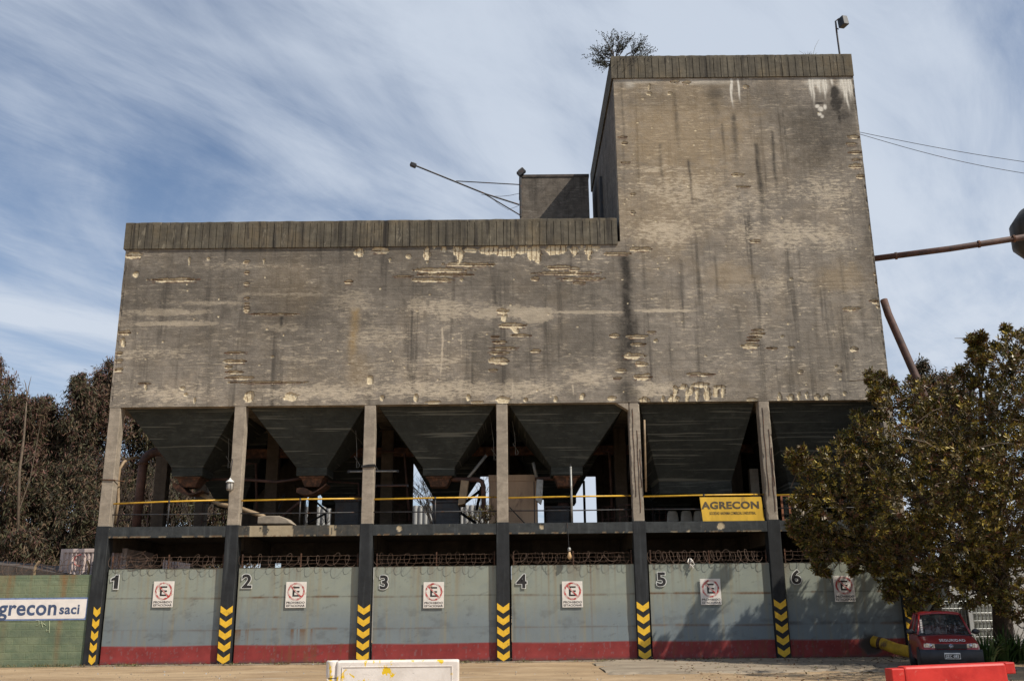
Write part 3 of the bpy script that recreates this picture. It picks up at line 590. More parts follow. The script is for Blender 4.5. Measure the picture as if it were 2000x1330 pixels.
for i, x in enumerate(CX):
    lo = fine_column('lower_column', x-.20, x+.20, 0, ZB1+.03, 'black_paint', .42, 0, .2)
    if i in (4, 5): up = fine_column('upper_column', x-.175, x+.175, ZB1+.03, ZW, 'column_concrete', .36, .012, 1., .05, .03)
    else: up = fine_column('upper_column', x-.18, x+.18, ZB1+.03, ZW, 'column_concrete', .36, .012, .4)
    if i in (4, 5):
        for dx, z0_, z1_ in ((.06 if i == 4 else .09, 4.4, 7.0), (-.06, 4.9, 7.7), (.13, 5.2, 6.4)):
            m = MB(); m.tube([(x+dx+.01*math.sin(k*1.3), .004, z0_+(z1_-z0_)*k/12) for k in range(13)], .011, 5); m.build('exposed_bar', 'rust', up)
    # hazard chevrons painted on the foot of the column
    z = 1.73 if i < 5 else 1.76; hw = .185
    cm = MB(); full = 0 < i
    for k in range(5):
        xa = x-hw if full else x-.0; s_ = (x, z-.13)
        if full: poly = [(x-hw, z), (x, z-.13), (x+hw, z), (x+hw, z-.19), (x, z-.31), (x-hw, z-.19)]
        else: poly = [(x-.02, z+.01), (x+.085, z-.10), (x+hw, z), (x+hw, z-.19), (x+.085, z-.30), (x-.02, z-.20)]
        poly = poly[::-1]; poly = [(a, max(.015, c_)) for a, c_ in poly]
        cm.prism(poly, -.004, .004); z -= .345
    ch = cm.build('chevron_marking', 'yellow_paint', lo); ch['label'] = 'yellow chevrons pointing down on the black column foot'
    for Y in (4.52, 9.2):
        b = MB(); b.box(x-.22, x+.22, Y, Y+.4, 0, ZW); b.build('inner_column', 'inner_concrete', building, bevel=.02)
# ---- first floor beam and slab
for i in range(6):
    xa, xb = CX[i]+.2, CX[i+1]-.2; L = xb-xa; n = 60
    X, Z = np.meshgrid(np.linspace(xa, xb, int(L/.03)), np.linspace(ZB0, ZB1, 12)); Yg = .012+(vnoise(X*7, Z*7, 30+i, 3)-.5)*.012
    sp_ = np.zeros_like(X); rs = np.zeros_like(X)
    qx, qy = proj(np.stack([X, X*0, Z], -1))
    for (cx, cy, r) in ((780, 1032, 5), (1058, 1029, 5), (1408, 1027, 7), (1345, 1037, 3)):
        d_ = np.hypot(qx-cx, qy-cy)+(vnoise(X*20, Z*20, 3, 3)-.5)*4; sp_ = np.maximum(sp_, 1-sstep(r-1, r+.5, d_))
    if i == 1:
        for a_, b_ in ((487, 513), (522, 572), (643, 656)): sp_ = np.maximum(sp_, ((qx > a_) & (qx < b_))*(vnoise(X*9, Z*3, 5, 4) > .38)*.75)
    low = sstep(.06, 0, Z-ZB0)*(vnoise(X*5, Z*3, 60+i, 4) > .52); sp_ = np.maximum(sp_, low*.8); rs = low*(vnoise(X*14, Z*9, 70, 3) > .55)*.8
    Yg = Yg + sp_*.015
    e_ = MB(); e_.box(xa, xb, .03, .34, ZB0, ZB1); e_.f = e_.f[:2]+e_.f[4:5]
    grid_mesh('floor_beam', X, Z, Yg, np.ones((X.shape[0]-1, X.shape[1]-1), bool), {'spall': sp_, 'rust': rs}, 'beam_paint_worn' if i == 1 else 'beam_paint', building, e_)
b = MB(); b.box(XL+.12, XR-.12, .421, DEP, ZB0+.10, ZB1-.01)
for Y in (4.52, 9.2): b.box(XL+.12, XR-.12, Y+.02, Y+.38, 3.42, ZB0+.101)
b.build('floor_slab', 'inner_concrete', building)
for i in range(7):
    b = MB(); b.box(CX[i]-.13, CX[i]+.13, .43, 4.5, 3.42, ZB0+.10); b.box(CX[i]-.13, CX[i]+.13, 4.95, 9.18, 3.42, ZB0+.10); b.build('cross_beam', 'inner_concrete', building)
# beams between the inner columns and under the bins
zb = at(520, 878, 4.52)[2]
b = MB(); b.box(XL+.2, XR-.2, 4.60, 4.84, zb-.28, zb+.04); b.build('brown_beam', 'rust', building)
# ---- rear wall of the upper floor, open where the photograph lets the sky in
xs_ = lambda p: at(p, 970, 9.3)[0]
wall = MB(); solid = [(452, 588), (603, 619), (648, 806), (853, 900), (958, 1050), (1062, 1116), (1165, 1745)]
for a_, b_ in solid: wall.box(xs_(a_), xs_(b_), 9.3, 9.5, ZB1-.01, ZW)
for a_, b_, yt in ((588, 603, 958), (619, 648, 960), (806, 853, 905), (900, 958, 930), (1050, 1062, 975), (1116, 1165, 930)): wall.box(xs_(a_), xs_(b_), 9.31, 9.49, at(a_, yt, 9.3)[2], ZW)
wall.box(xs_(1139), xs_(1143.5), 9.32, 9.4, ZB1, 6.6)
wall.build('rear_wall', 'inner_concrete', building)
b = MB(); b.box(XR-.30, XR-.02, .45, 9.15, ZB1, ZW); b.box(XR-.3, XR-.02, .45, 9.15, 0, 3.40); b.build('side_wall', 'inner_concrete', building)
b = MB(); b.box(XL+3.6, XR-.3, 9.32, 9.48, 3.22, ZB0+.1); b.box(3.9, XR-.3, 9.30, 9.46, 0, 3.22); b.build('rear_fascia', 'inner_concrete', building)
# ---- hoppers: four narrow, two wide; a second row behind
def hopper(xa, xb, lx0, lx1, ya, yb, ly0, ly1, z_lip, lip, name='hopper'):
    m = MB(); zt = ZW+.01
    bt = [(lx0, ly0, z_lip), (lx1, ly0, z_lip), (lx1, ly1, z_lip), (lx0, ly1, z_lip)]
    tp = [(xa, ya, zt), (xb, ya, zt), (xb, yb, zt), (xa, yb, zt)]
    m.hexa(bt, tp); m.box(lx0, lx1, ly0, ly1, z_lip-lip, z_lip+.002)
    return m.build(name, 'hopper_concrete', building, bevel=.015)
lips = [(336, 396, 914), (579, 639, 913), (826, 888, 913), (1076, 1138, 912), (1287, 1429, 940), (1540, 1690, 940)]
LIP = []
for i, (a_, b_, yy) in enumerate(lips):
    Yl = 1.15 if i < 4 else 1.75
    l0, l1 = at(a_, yy, Yl), at(b_, yy, Yl); zl = l0[2]
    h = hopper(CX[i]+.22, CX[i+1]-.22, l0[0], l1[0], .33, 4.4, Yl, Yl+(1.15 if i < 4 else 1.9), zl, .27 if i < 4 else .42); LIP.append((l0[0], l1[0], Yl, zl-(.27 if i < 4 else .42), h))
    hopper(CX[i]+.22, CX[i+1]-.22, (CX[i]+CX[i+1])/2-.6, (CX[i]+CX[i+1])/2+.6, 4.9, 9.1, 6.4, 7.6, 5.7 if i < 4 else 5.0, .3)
    # cast iron mouth and tipping chute under the lip
    x0_, x1_ = l0[0]+.12, l1[0]-.12; zc = LIP[-1][3]
    if i < 4:
        m = MB(); m.hexa([(x0_+.12, Yl+.25, zc-.33), (x1_-.16, Yl+.25, zc-.33), (x1_-.16, Yl+.8, zc-.33), (x0_+.12, Yl+.8, zc-.33)], [(x0_, Yl+.1, zc), (x1_, Yl+.1, zc), (x1_, Yl+1., zc), (x0_, Yl+1., zc)])
        m.box(x0_-.03, x1_+.03, Yl+.06, Yl+1.04, zc-.05, zc-.002)
        mo = m.build('discharge_mouth', 'rust', h, bevel=.01)
        if i in (0, 1):
            m = MB(); n = 9; tilt = -.16 if i == 0 else .24
            ar = [(x0_-.12+(x1_-x0_+.2)*k/n, zc-.40-.20*math.sin(PI*k/n)*(.9)+tilt*(k/n-.5)) for k in range(n+1)]
            poly = ar+[(p[0], p[1]+.05+.17*math.sin(PI*min(1, (k_+1)/6))) for k_, p in reversed(list(enumerate(ar)))]
            m.prism(poly, Yl+.15, Yl+.95); m.build('tipping_chute', 'rust', h)
# haunch by the fifth column
b = MB(); b.prism([(3.72, 7.66), (3.72, 7.93), (3.30, 7.93)], .014, .33); b.build('haunch', 'column_concrete', building)

# ------------------------------------------------------------------ gates
gsign = [319, 578, 847, 1118, 1388, 1649]; gsy = [1160, 1161, 1161.5, 1160, 1155, 1149]; gnum = [225, 482, 750, 1019, 1292, 1555]; gny = [1136, 1136, 1138, 1136, 1132, 1128]
GY0 = .16
where = ['between the green wall and the second column', 'with rust runs under its lower seam', 'behind the white plastic barrier', 'under the hanging light bulb', 'half in tree shade under the yellow board', 'deep in tree shade beside the red car']
def loops_wire(m, xa, xb, y, z, r, n, rad=.006):
    pts = []; tot = int(n*14)
    ph = random.random()*6
    for k in range(tot+1):
        t_ = k/tot; a = t_*n*2*PI+ph; rr = r*(1+.22*math.sin(a*.37+ph)+.10*math.sin(a*.11))
        lean = .55*math.sin(a*.19+ph)
        pts.append((xa+(xb-xa)*t_+math.cos(a)*rr*(.62+.25*lean), y+math.sin(a*1.0)*rr*.55*math.cos(lean)-.03, z+math.sin(a+lean*.4)*rr+.03*math.sin(a*.23)))
    m.tube(pts, rad, 3, caps=False)
def digit_one(c, root):
    o_ = []
    for nm, mt, e, yy in (('gate_number', 'outline_white', .028, -.026), ('number_fill', 'sign_black', 0, -.031)):
        x, z = c[0], c[2]; pl = [(-.03-e, -.20-e), (.095+e, -.20-e), (.095+e, .20+e), (.0-e*.4, .20+e), (-.02, .15+e), (-.125-e, .095+e*.6), (-.125-e, .025-e), (-.03-e, .055-e)]
        m = MB(); m.prism([(x+a, z+b_) for a, b_ in pl], GY0+yy, GY0+yy+.002); o_.append(m.build(nm, mt, root if not o_ else o_[0]))
    return o_[0]
for i in range(6):
    xa, xb = CX[i]+.26, CX[i+1]-.205
    root = thing('steel_gate', f'grey steel gate numbered {i+1} {where[i]}', 'gate', ((xa+xb)/2, GY0, 0), 'numbered steel gates of the silo')
    X, Z = np.meshgrid(np.arange(xa, xb, .03), np.append(np.arange(.05, ZG, .03), ZG)); X[:, -1] = xb
    top = ZG; n1 = vnoise(X*4+i*9, Z*5, 40+i, 4); n2 = vnoise(X*14, Z*.9, 50+i, 4); n4 = vnoise(X*25, Z*8, 90+i, 3)
    zr = .57+.012*np.sin(X*1.3+i)
    A2 = {'band': np.clip((zr-Z)/.03+.5, 0, 1)*(1-.25*(n4 > .72))}
    seam = np.zeros_like(X); rust = np.zeros_like(X); dirt = np.zeros_like(X)
    for zs, kk in ((1.96, .8), (1.02, .45)):
        zz_ = zs+.012*np.sin(X*.9+i)
        sm = np.exp(-((Z-zz_)/.014)**2); seam = np.maximum(seam, sm*(n4*.9+.15)*kk)
        rust = np.maximum(rust, np.exp(-((Z-zz_)/.03)**2)*sstep(.48, .62, vnoise(X*1.6, Z*0, 61+i, 4))*(1.0 if i in (1, 4, 5) else .45)*(1. if kk > .5 else .6))
        dr = np.clip(zz_-Z, 0, 9); hot = sstep(.50, .66, vnoise(X*1.1, Z*0, 71+i+int(zs*3), 2))*(1.3 if (i == 1 and zs < 1.5) else .35)
        rust = np.maximum(rust, hot*sstep(.45, .7, vnoise(X*16, Z*.3, 81+i, 2))*(dr > 0)*np.exp(-dr/.28)*.8)
    dr = ZG-Z
    rust = np.maximum(rust, sstep(.56, .72, vnoise(X*9, Z*.25, 91+i, 3))*np.exp(-dr/.55)*.42)
    for xs__, k__, l_ in {0: [(.0, .5, .7)], 3: [(.55, .9, 1.9), (-.75, .6, .9), (1.1, .5, .6), (.1, .6, .7)], 2: [(-.5, .5, .5), (.2, .4, .9)], 1: [(-.3, .5, .9)], 4: [(.9, .4, .7)], 5: [(0, .3, .6)]}[i]:
        rust = np.maximum(rust, np.exp(-((X-(xa+xb)/2-xs__)/.022)**2)*np.exp(-dr/l_)*k__)
    if i in (1, 4, 5): rust = np.maximum(rust, (Z < .6)*sstep(.5, .75, n2)*.5)
    seam = np.maximum(seam, np.exp(-((X-(xa+xb)/2-.02)/.008)**2)*.18)
    dirt = sstep(.58, .76, vnoise(X*2.2, Z*3.5, 55+i, 5))*.38*sstep(2.2, 1.2, Z)*(Z > .6)
    dirt = np.maximum(dirt, sstep(.74, .80, vnoise(X*2.2+Z*3, Z*14-X*5, 56+i, 4))*.45)
    dirt = np.maximum(dirt, sstep(.16, .03, Z)*.9*(n1 > .4))
    if i == 5:
        hx, hz = at(1700, 1256, GY0)[0], .42; d_ = np.hypot((X-hx)*1., (Z-hz)*1.)+(n1-.5)*.25; dirt = np.maximum(dirt, 1-sstep(.28, .42, d_)); seam = np.maximum(seam, (1-sstep(.22, .34, d_))*.85)
        dirt = np.maximum(dirt, np.exp(-((Z-1.06)/.05)**2)*sstep(.35, .6, vnoise(X*2, Z*0, 3, 3)))
    A2.update(seam=seam, rust=rust, dirt=dirt)
    Yg = GY0+(vnoise(X*.8, Z*.9, 45+i, 3)-.5)*.03+(vnoise(X*2.5, Z*.6, 47+i, 2)-.5)*.008
    Yg -= np.exp(-((Z-.1)/.12)**2)*.02*vnoise(X*1.5, Z*0, 46+i, 3)
    e_ = MB(); e_.box(xa, xb, GY0+.03, GY0+.06, .05, ZG); e_.add([(xa, GY0-.01, ZG), (xb, GY0-.01, ZG), (xb, GY0+.03, ZG), (xa, GY0+.03, ZG)], [(0, 1, 2, 3)])
    grid_mesh('gate_panel', X, Z, Yg, np.ones((X.shape[0]-1, X.shape[1]-1), bool), A2, 'gate_paint', root, e_)
    # number with its white edge
    c = at(gnum[i], gny[i], GY0-.03)
    nw = digit_one(c, root) if i == 0 else text_mesh('gate_number', str(i+1), .56, 'outline_white', (c[0], GY0-.026, c[2]), root, .034, .001, sx=1.12)
    if i: text_mesh('number_fill', str(i+1), .56, 'sign_black', (c[0], GY0-.031, c[2]), nw, .014, .001, sx=1.12)
    # no parking board
    c = at(gsign[i], gsy[i], GY0-.04); x, z = c[0], c[2]; w2, h2 = .315, .385; yb = GY0-.035
    tl = (-.004, .006, 0, .008, -.012, .02)[i]
    m = MB(); m.box(x-w2, x+w2, yb-.008, yb, z-h2, z+h2); sg = m.build('no_parking_sign', 'sign_white', root, bevel=.003); sg['label'] = f'white no parking board on gate {i+1}'
    m = MB(); n = 40; R1, R2 = .266, .214; cz = z+.095
    n_on = [k for k in range(n)]
    for k in n_on:
        if i in (0, 1, 2) and (k*7+i*5) % 11 in (0, 1): r1, r2 = R1-.008, R2+.014
        else: r1, r2 = R1, R2
        a0, a1 = 2*PI*k/n, 2*PI*(k+1)/n
        m.add([(x+r2*math.cos(a0), yb-.0115, cz+r2*math.sin(a0)), (x+r1*math.cos(a0), yb-.0115, cz+r1*math.sin(a0)), (x+r1*math.cos(a1), yb-.0115, cz+r1*math.sin(a1)), (x+r2*math.cos(a1), yb-.0115, cz+r2*math.sin(a1))], [(0, 3, 2, 1)])
    q_ = .7071; hb = .021
    m.add([(x-R2*q_-hb*q_, yb-.0145, cz+R2*q_-hb*q_), (x-R2*q_+hb*q_, yb-.0145, cz+R2*q_+hb*q_), (x+R2*q_+hb*q_, yb-.0145, cz-R2*q_+hb*q_), (x+R2*q_-hb*q_, yb-.0145, cz-R2*q_-hb*q_)], [(0, 3, 2, 1)])
    m.build('red_ring', 'sign_red', sg)
    m = MB(); eh, ew = .145, .105
    m.box(x-ew, x-ew+.055, yb-.0125, yb-.009, cz-eh, cz+eh)
    for zc_ in (cz+eh-.045, cz-.022, cz-eh): m.box(x-ew+.0551, x+ew, yb-.0125, yb-.009, zc_, zc_+.045)
    m.build('letter_e', 'sign_black', sg)
    text_mesh('sign_lettering', 'PROHIBIDO', .088, 'sign_black', (x, yb-.0105, z-.235), sg, .0015, .001, width=.56)
    text_mesh('sign_lettering', 'ESTACIONAR', .088, 'sign_black', (x, yb-.0105, z-.325), sg, .0015, .001, width=.56)
    # posts, strands and coil of barbed wire standing on the gate
    for k, xx in enumerate((xa+.07, (xa+xb)/2+.03, xb-.06)):
        m = MB(); m.box(xx-.018, xx+.018, GY0+.035, GY0+.07, ZG-.06, ZG+.40+random.uniform(-.02, .03)); m.build('wire_post', 'rust', root)
    m = MB()
    for zz_ in (.10, .22, .34):
        pts = [(xa+.06+(xb-xa-.12)*k/16, GY0+.03+random.uniform(-.012, .012), ZG+zz_+random.uniform(-.015, .015)) for k in range(17)]; m.tube(pts, .006, 3, caps=False)
        for k in range(26):
            xx = random.uniform(xa+.1, xb-.1); a = random.uniform(0, PI)
            m.tube([(xx-.02*math.cos(a), GY0+.02, ZG+zz_-.025*math.sin(a)), (xx+.02*math.cos(a), GY0+.04, ZG+zz_+.025*math.sin(a))], .004, 3, caps=False)
    m.build('barbed_wire', 'wire_rust', root)
    m = MB(); loops_wire(m, xa+.05, xb-.08, GY0+.01, ZG+.19, .185, (13, 12, 14, 17, 17, 13)[i])
    if i in (0, 3, 4): loops_wire(m, xa+.05, xb-.4, GY0+.03, ZG+.20, .15, (6, 9, 0, 7, 15, 0)[i])
    if i == 0:
        for k in range(16):
            x_, z_ = random.uniform(xa+.5, xa+1.4), ZG+random.uniform(.02, .35); m.tube([(x_, GY0-.02, z_), (x_+random.uniform(-.3, .3), GY0-.06, z_+random.uniform(-.1, .25)), (x_+random.uniform(-.7, .7), GY0, z_+random.uniform(-.1, .1))], .007, 3, caps=False)
    m.build('razor_coil', 'wire_rust', root)
# rag caught in the wire of gate 5
c = at(1349, 1097, .1); m = MB()
for k in range(9):
    a = Vector((c[0]+random.uniform(-.08, .08), c[1]-.02+random.uniform(-.04, .04), c[2]+random.uniform(-.12, .12)))
    m.tube([a, a+Vector((random.uniform(-.06, .06), random.uniform(-.03, .03), -.08)), a+Vector((random.uniform(-.12, .03), 0, -.16))], [.01, .02, .004], 4)
tag(m.build('plastic_rag', 'sign_white', smooth=True), 'white plastic rag caught in the wire above gate 5', 'rag')

# ------------------------------------------------------------------ railings of the open floor
rl = ['first railing from the left, its yellow rail sloping to the edge column', 'yellow topped railing behind the second bay above gate 2', 'yellow topped railing above gate 3', 'yellow topped railing above gate 4 with a tall grey tube before it', 'yellow topped railing above gate 5 holding the yellow board', 'yellow topped railing above gate 6 running into the tree']
for i in range(6):
    xa, xb = CX[i]+.18, CX[i+1]-.18; y = .2
    pc = (330, 586, 850, 1116, 1376, 1600)[i]; r = thing('railing', rl[i], 'railing', ((xa+xb)/2, y, ZB1), 'railings between the upper columns')
    zA, zB = ZB1+.86, ZB1+.86
    p0, p1 = {0: (978, 969), 1: (972, 969), 2: (970, 969), 3: (970, 967), 4: (965, 962), 5: (961, 961)}[i]
    z0_, z1_ = at(1000, p0, y)[2], at(1000, p1, y)[2]
    xm = at(pc, 990, y)[0]
    z0_, z1_ = ZB1+.80+(.0 if i else -.06), ZB1+.83
    m = MB(); m.tube([(xa, y, z0_), (xm, y, (z0_+z1_)/2+.01), (xb, y, z1_)], .026, 8); m.build('top_rail', 'rail_yellow', r, True)
    m = MB(); m.tube([(xa, y, ZB1+.40), (xm, y, ZB1+.39), (xb, y, ZB1+.40)], .019, 8); m.build('mid_rail', 'dark_steel', r, True)
    m = MB(); m.tube([(xm, y, ZB1), (xm, y, (z0_+z1_)/2)], .024, 8); m.lathe([(.036, -.04), (.036, .04)], (xm, y, (z0_+z1_)/2), 8); m.build('post', 'dark_steel', r, True)
# yellow board
q = [at(1366, 971, .12), at(1486, 970, .12), at(1493, 1017, .12), at(1373, 1020, .12)]
bd = thing('advertising_board', 'yellow painted board lettered AGRECON on the railing above gate 5', 'sign', (q[3]+q[2])/2)
poly = [(p[0], p[2]) for p in (q[3], q[2], q[1], q[0])]
m = MB(); m.prism(poly, .09, .115); m.build('board', 'sign_yellow', bd)
cx_ = at(1427, 987, .09); text_mesh('board_lettering', 'AGRECON', .30, 'sign_ink', (cx_[0], .086, cx_[2]), bd, .012, .001, width=at(1484, 987, .09)[0]-at(1371, 987, .09)[0])
cx_ = at(1431, 1002, .09); text_mesh('board_lettering', 'SOCIEDAD ANONIMA COMERCIAL E INDUSTRIAL', .125, 'sign_ink', (cx_[0], .086, cx_[2]), bd, .001, .001, width=at(1476, 987, .09)[0]-at(1386, 987, .09)[0])
m = MB()
for k in range(2):
    xx = (q[0][0]+.15, q[1][0]-.2)[k]; m.tube([(xx, .11, q[0][2]-.03), (xx, .15, ZB1+.86), (xx+.02, .22, ZB1+.80)], .012, 4)
m.build('tie_wire', 'dark_steel', bd)

# ------------------------------------------------------------------ things on the open floor
FL = ZB1-.01
def P(px, py, Y): return tuple(at(px, py, Y))
def arc(c, r, a0, a1, n=8, ax='xz'):
    out = []
    for k in range(n+1):
        a = math.radians(a0+(a1-a0)*k/n); out.append((c[0]+r*math.cos(a), c[1], c[2]+r*math.sin(a)))
    return out
# beige cabinet
x0, x1 = at(955, 1000, 2.6)[0], at(1050, 1000, 2.6)[0]; zt = at(1000, 927, 2.6)[2]
cb_ = thing('control_cabinet', 'tall beige sheet metal cabinet behind the fourth column', 'cabinet', ((x0+x1)/2, 2.6, FL))
m = MB(); m.box(x0, x1, 2.6, 3.4, FL, zt-.22); m.box(x0-.015, x1+.015, 2.585, 3.42, zt-.22, zt); m.build('cabinet_body', 'beige_cabinet', cb_, bevel=.012)
m = MB(); hx0, hx1, hz0, hz1 = at(996, 970, 2.58)[0], at(1011, 970, 2.58)[0], at(1000, 972, 2.58)[2], at(1000, 951, 2.58)[2]; m.box(hx0, hx1, 2.575, 2.6, hz0, hz1); m.build('hatch', 'beige_cabinet', cb_, bevel=.006)
m = MB(); m.box(hx1+.55, hx1+.58, 2.593, 2.6, FL, zt-.25); m.build('door_gap', 'dark_steel', cb_)
tag(MB().tube([P(995, 990, 2.4), P(1027, 1024, 2.4)], .02, 6).build('steel_bar', 'dark_steel'), 'thin dark bar leaning against the beige cabinet', 'bar')
# pendant chutes between the third and fourth bins
g = thing('chute_assembly', 'rusty pipework with a tipping chute left of the fourth column', 'chute', P(905, 1000, 1.7))
m = MB(); a_, b_ = P(911, 937, 1.7), P(950, 889, 1.9); m.tube([a_, b_], .052, 10); m.build('lever_tube', 'galvanised', g, True)
m = MB(); m.tube([P(950, 889, 1.9), P(952, 887, 1.9)], .06, 8); m.build('lever_cap', 'rust', g, True)
m = MB(); m.tube([P(873, 932, 1.7), P(885, 936, 1.7), P(905, 937, 1.7), P(932, 936, 1.7), P(941, 940, 1.7), P(944, 950, 1.7), P(945, 1012, 1.7)], .085, 10); m.build('bent_duct', 'rust_pipe', g, True)
m = MB(); t_ = [(901, 938), (916, 940), (911, 972), (908, 984), (895, 987), (896, 976)]; poly = [(P(a, b, 1.6)[0], P(a, b, 1.6)[2]) for a, b in t_][::-1]; m.prism(poly, 1.45, 1.9); m.build('chute_box', 'tan_pipe', g, bevel=.01)
g = thing('chute_assembly', 'rusty pipework with a pale flap chute right of the beige cabinet', 'chute', P(1050, 1000, 2.2))
m = MB(); m.tube([P(1041, 903, 2.2), P(1048, 932, 2.2)], .055, 10); m.build('lever_tube', 'galvanised', g, True)
m = MB(); m.tube([P(1045, 935, 2.2), P(1080, 934, 2.1), P(1092, 932, 2.)], .06, 10, r2=.10); m.build('bent_duct', 'rust_pipe', g, True)
m = MB(); t_ = [(1048, 936), (1061, 937), (1059, 978), (1057, 985), (1046, 976)]; poly = [(P(a, b, 2.)[0], P(a, b, 2.)[2]) for a, b in t_][::-1]; m.prism(poly, 1.95, 2.2); m.build('flap', 'galvanised', g, bevel=.008)
# tall inverted U duct in the first bay
g = thing('extraction_duct', 'big rusty duct bent over like a hook in the first bay', 'duct', P(268, 1018, 2.6))
m = MB(); c0 = P(268, 1018, 2.6); z_t = at(270, 905, 2.6)[2]; pts = [(c0[0]-.02, 2.6, FL), (c0[0]+.02, 2.6, z_t)]+[(c0[0]+.5-.48*math.cos(a), 2.6+.25*(a/PI), z_t+.42*math.sin(a)) for a in np.linspace(.2, 2.3, 9)]
m.tube(pts, .155, 14); m.build('duct_pipe', 'rust_pipe', g, True)
m = MB(); m.lathe([(.19, -.04), (.19, .04)], (c0[0]+.01, 2.6, z_t-.02), 14); m.lathe([(.19, -.03), (.19, .03)], (c0[0], 2.6, FL+1.1), 14); m.build('flange', 'rust', g, bevel=.008)
m = MB(); pp = [P(224, 1022, .55), P(231, 980, .55), P(231, 935, .55), P(234, 915, .55), P(242, 902, .7), P(254, 896, 1.), P(264, 893, 1.5), P(272, 894, 2.2)]
tag(m.tube(pp, .05, 8).build('conduit', 'tan_pipe', smooth=True), 'thin ochre pipe curving off the edge column into the big duct', 'pipe')
# tan pipe leaning out of bay one across column two
tag(MB().tube([P(385, 960, 1.9), P(428, 984, 1.5), P(470, 993, 1.2), P(516, 1009, .9)], .075, 8).build('drain_pipe', 'tan_pipe', smooth=True), 'tan pipe lying slanted behind the second column', 'pipe')
tag(MB().tube([P(395, 936, 2.2), P(470, 936, 2.2), P(540, 941, 2.2), P(590, 934, 2.0)], .05, 8).build('feed_pipe', 'rust_pipe', smooth=True), 'brown pipe running level below the first two hoppers', 'pipe')
tag(MB().tube([P(548, 1012, 3.), P(588, 978, 3.), P(600, 968, 3.)], .06, 8).build('brace_pipe', 'rust_pipe', smooth=True), 'brown pipe braced diagonally above gate 2', 'pipe')
m = MB(); pz = [(505, 1024), (506, 1010), (518, 1008), (548, 1008), (562, 1013), (574, 1024)]; poly = [(P(a, b, 1.)[0], max(FL, P(a, b, 1.)[2])) for a, b in pz][::-1]; m.prism(poly, .8, 1.5)
tag(m.build('concrete_rubble', 'column_concrete', bevel=.03), 'sloping lump of pale concrete lying above gate 2', 'rubble')
# machines as dark boxes with motors
def machine(px0, px1, py, Y, label, h2=.25):
    x0, x1 = at(px0, 1000, Y)[0], at(px1, 1000, Y)[0]; zt = at(px0, py, Y)[2]
    g = thing('belt_machine', label, 'machine', ((x0+x1)/2, Y, FL), 'dark machines on the open floor')
    m = MB(); m.box(x0, x1, Y, Y+.9, FL, zt-.08); m.build('machine_case', 'machine_grey', g, bevel=.02)
    m = MB(); m.box(x0-.04, x1+.04, Y-.04, Y+.94, zt-.08, zt); m.build('machine_lid', 'dark_steel', g, bevel=.01)
    m = MB(); m.lathe([(.05, 0), (.15, .02), (.15, .32), (.11, .38)], ((x0+x1)/2, Y+.3, zt), 12, axis='x'); m.build('motor', 'rust_pipe', g, True)
    m = MB(); [m.box(x0+.06, x1-.06, Y-.01, Y, z_, z_+.012) for z_ in np.arange(FL+.15, zt-.2, .13)]; m.build('louvre', 'dark_steel', g)
machine(844, 897, 977, 2.0, 'dark grey louvred machine case beside the bare tree gap above gate 3')
machine(654, 700, 975, 3.0, 'dark machine in the shade left of the third column')
machine(1068, 1112, 988, 3.2, 'low dark machine right of the beige cabinet')
# steel braces in front of the rear openings
g = thing('steel_bracing', 'black crossed steel braces in the middle of bay two', 'bracing', P(600, 1020, 6.))
for a, b in (((612, 975), (640, 1000)), ((640, 1000), (600, 1022)), ((635, 1004), (636, 1022)), ((542, 985), (556, 965)), ((556, 965), (540, 1005))): m = MB(); m.tube([P(*a, 6.), P(*b, 6.)], .04, 6); m.build('brace', 'dark_steel', g)
g = thing('steel_bracing', 'black slanted steel posts before the bare tree beside the fourth column', 'bracing', P(925, 1020, 6.))
for a, b in (((940, 950), (930, 1000)), ((898, 1000), (930, 1022)), ((948, 950), (903, 985))): m = MB(); m.tube([P(*a, 6.), P(*b, 6.)], .06, 6); m.build('brace', 'dark_steel', g)
for px0, px1, py, Y, lb in ((1176, 1200, 990, 4., 'low steel trestle in the shade left of the fifth column'), (1210, 1236, 986, 3., 'thin steel trestle touching the fifth column'), (232, 290, 985, 4., 'rusty inner guard rail behind the big duct'), (395, 440, 982, 6., 'dark steel frame behind the second column'), (1275, 1300, 992, 5., 'dim steel frame left of the white chairs'), (760, 800, 985, 5.5, 'dark steel frame right of the third column')):
    x0, x1 = at(px0, 1000, Y)[0], at(px1, 1000, Y)[0]; zt = at(px0, py, Y)[2]; g = thing('steel_trestle', lb, 'trestle', ((x0+x1)/2, Y, FL), 'steel trestles on the open floor')
    m = MB(); m.tube([(x0, Y, zt), (x1, Y, zt)], .022, 6); m.build('top_bar', 'rust_pipe', g); m = MB(); m.tube([(x0, Y, (zt+FL)/2), (x1, Y, (zt+FL)/2+.05)], .018, 6); m.build('cross_bar', 'rust_pipe', g)
    for x in (x0, (x0+x1)/2, x1): m = MB(); m.tube([(x, Y, FL), (x, Y, zt)], .02, 6); m.build('leg', 'rust_pipe', g)
for pts, r_, mt, lb in (([(1232, 806), (1229, 905), (1227, 940)], .03, 'dark_steel', 'thin dark pipe beside the inner face of the fifth column'), ([(640, 940), (700, 944), (704, 1015)], .04, 'rust_pipe', 'brown pipe bent down left of the third column'), ([(735, 880), (790, 884), (800, 1018)], .05, 'rust_pipe', 'brown pipe bent down beyond the third column'), ([(1140, 880), (1190, 882), (1196, 1018)], .05, 'rust_pipe', 'dim brown pipe bent down right of the narrow bright openings'), ([(480, 905), (500, 905), (502, 1018)], .05, 'rust_pipe', 'brown pipe standing right of the second column')):
    tag(MB().tube([P(a, b, 4.2) for a, b in pts], r_, 8).build('service_pipe', mt, smooth=True), lb, 'pipe', 'service pipes under the hoppers')
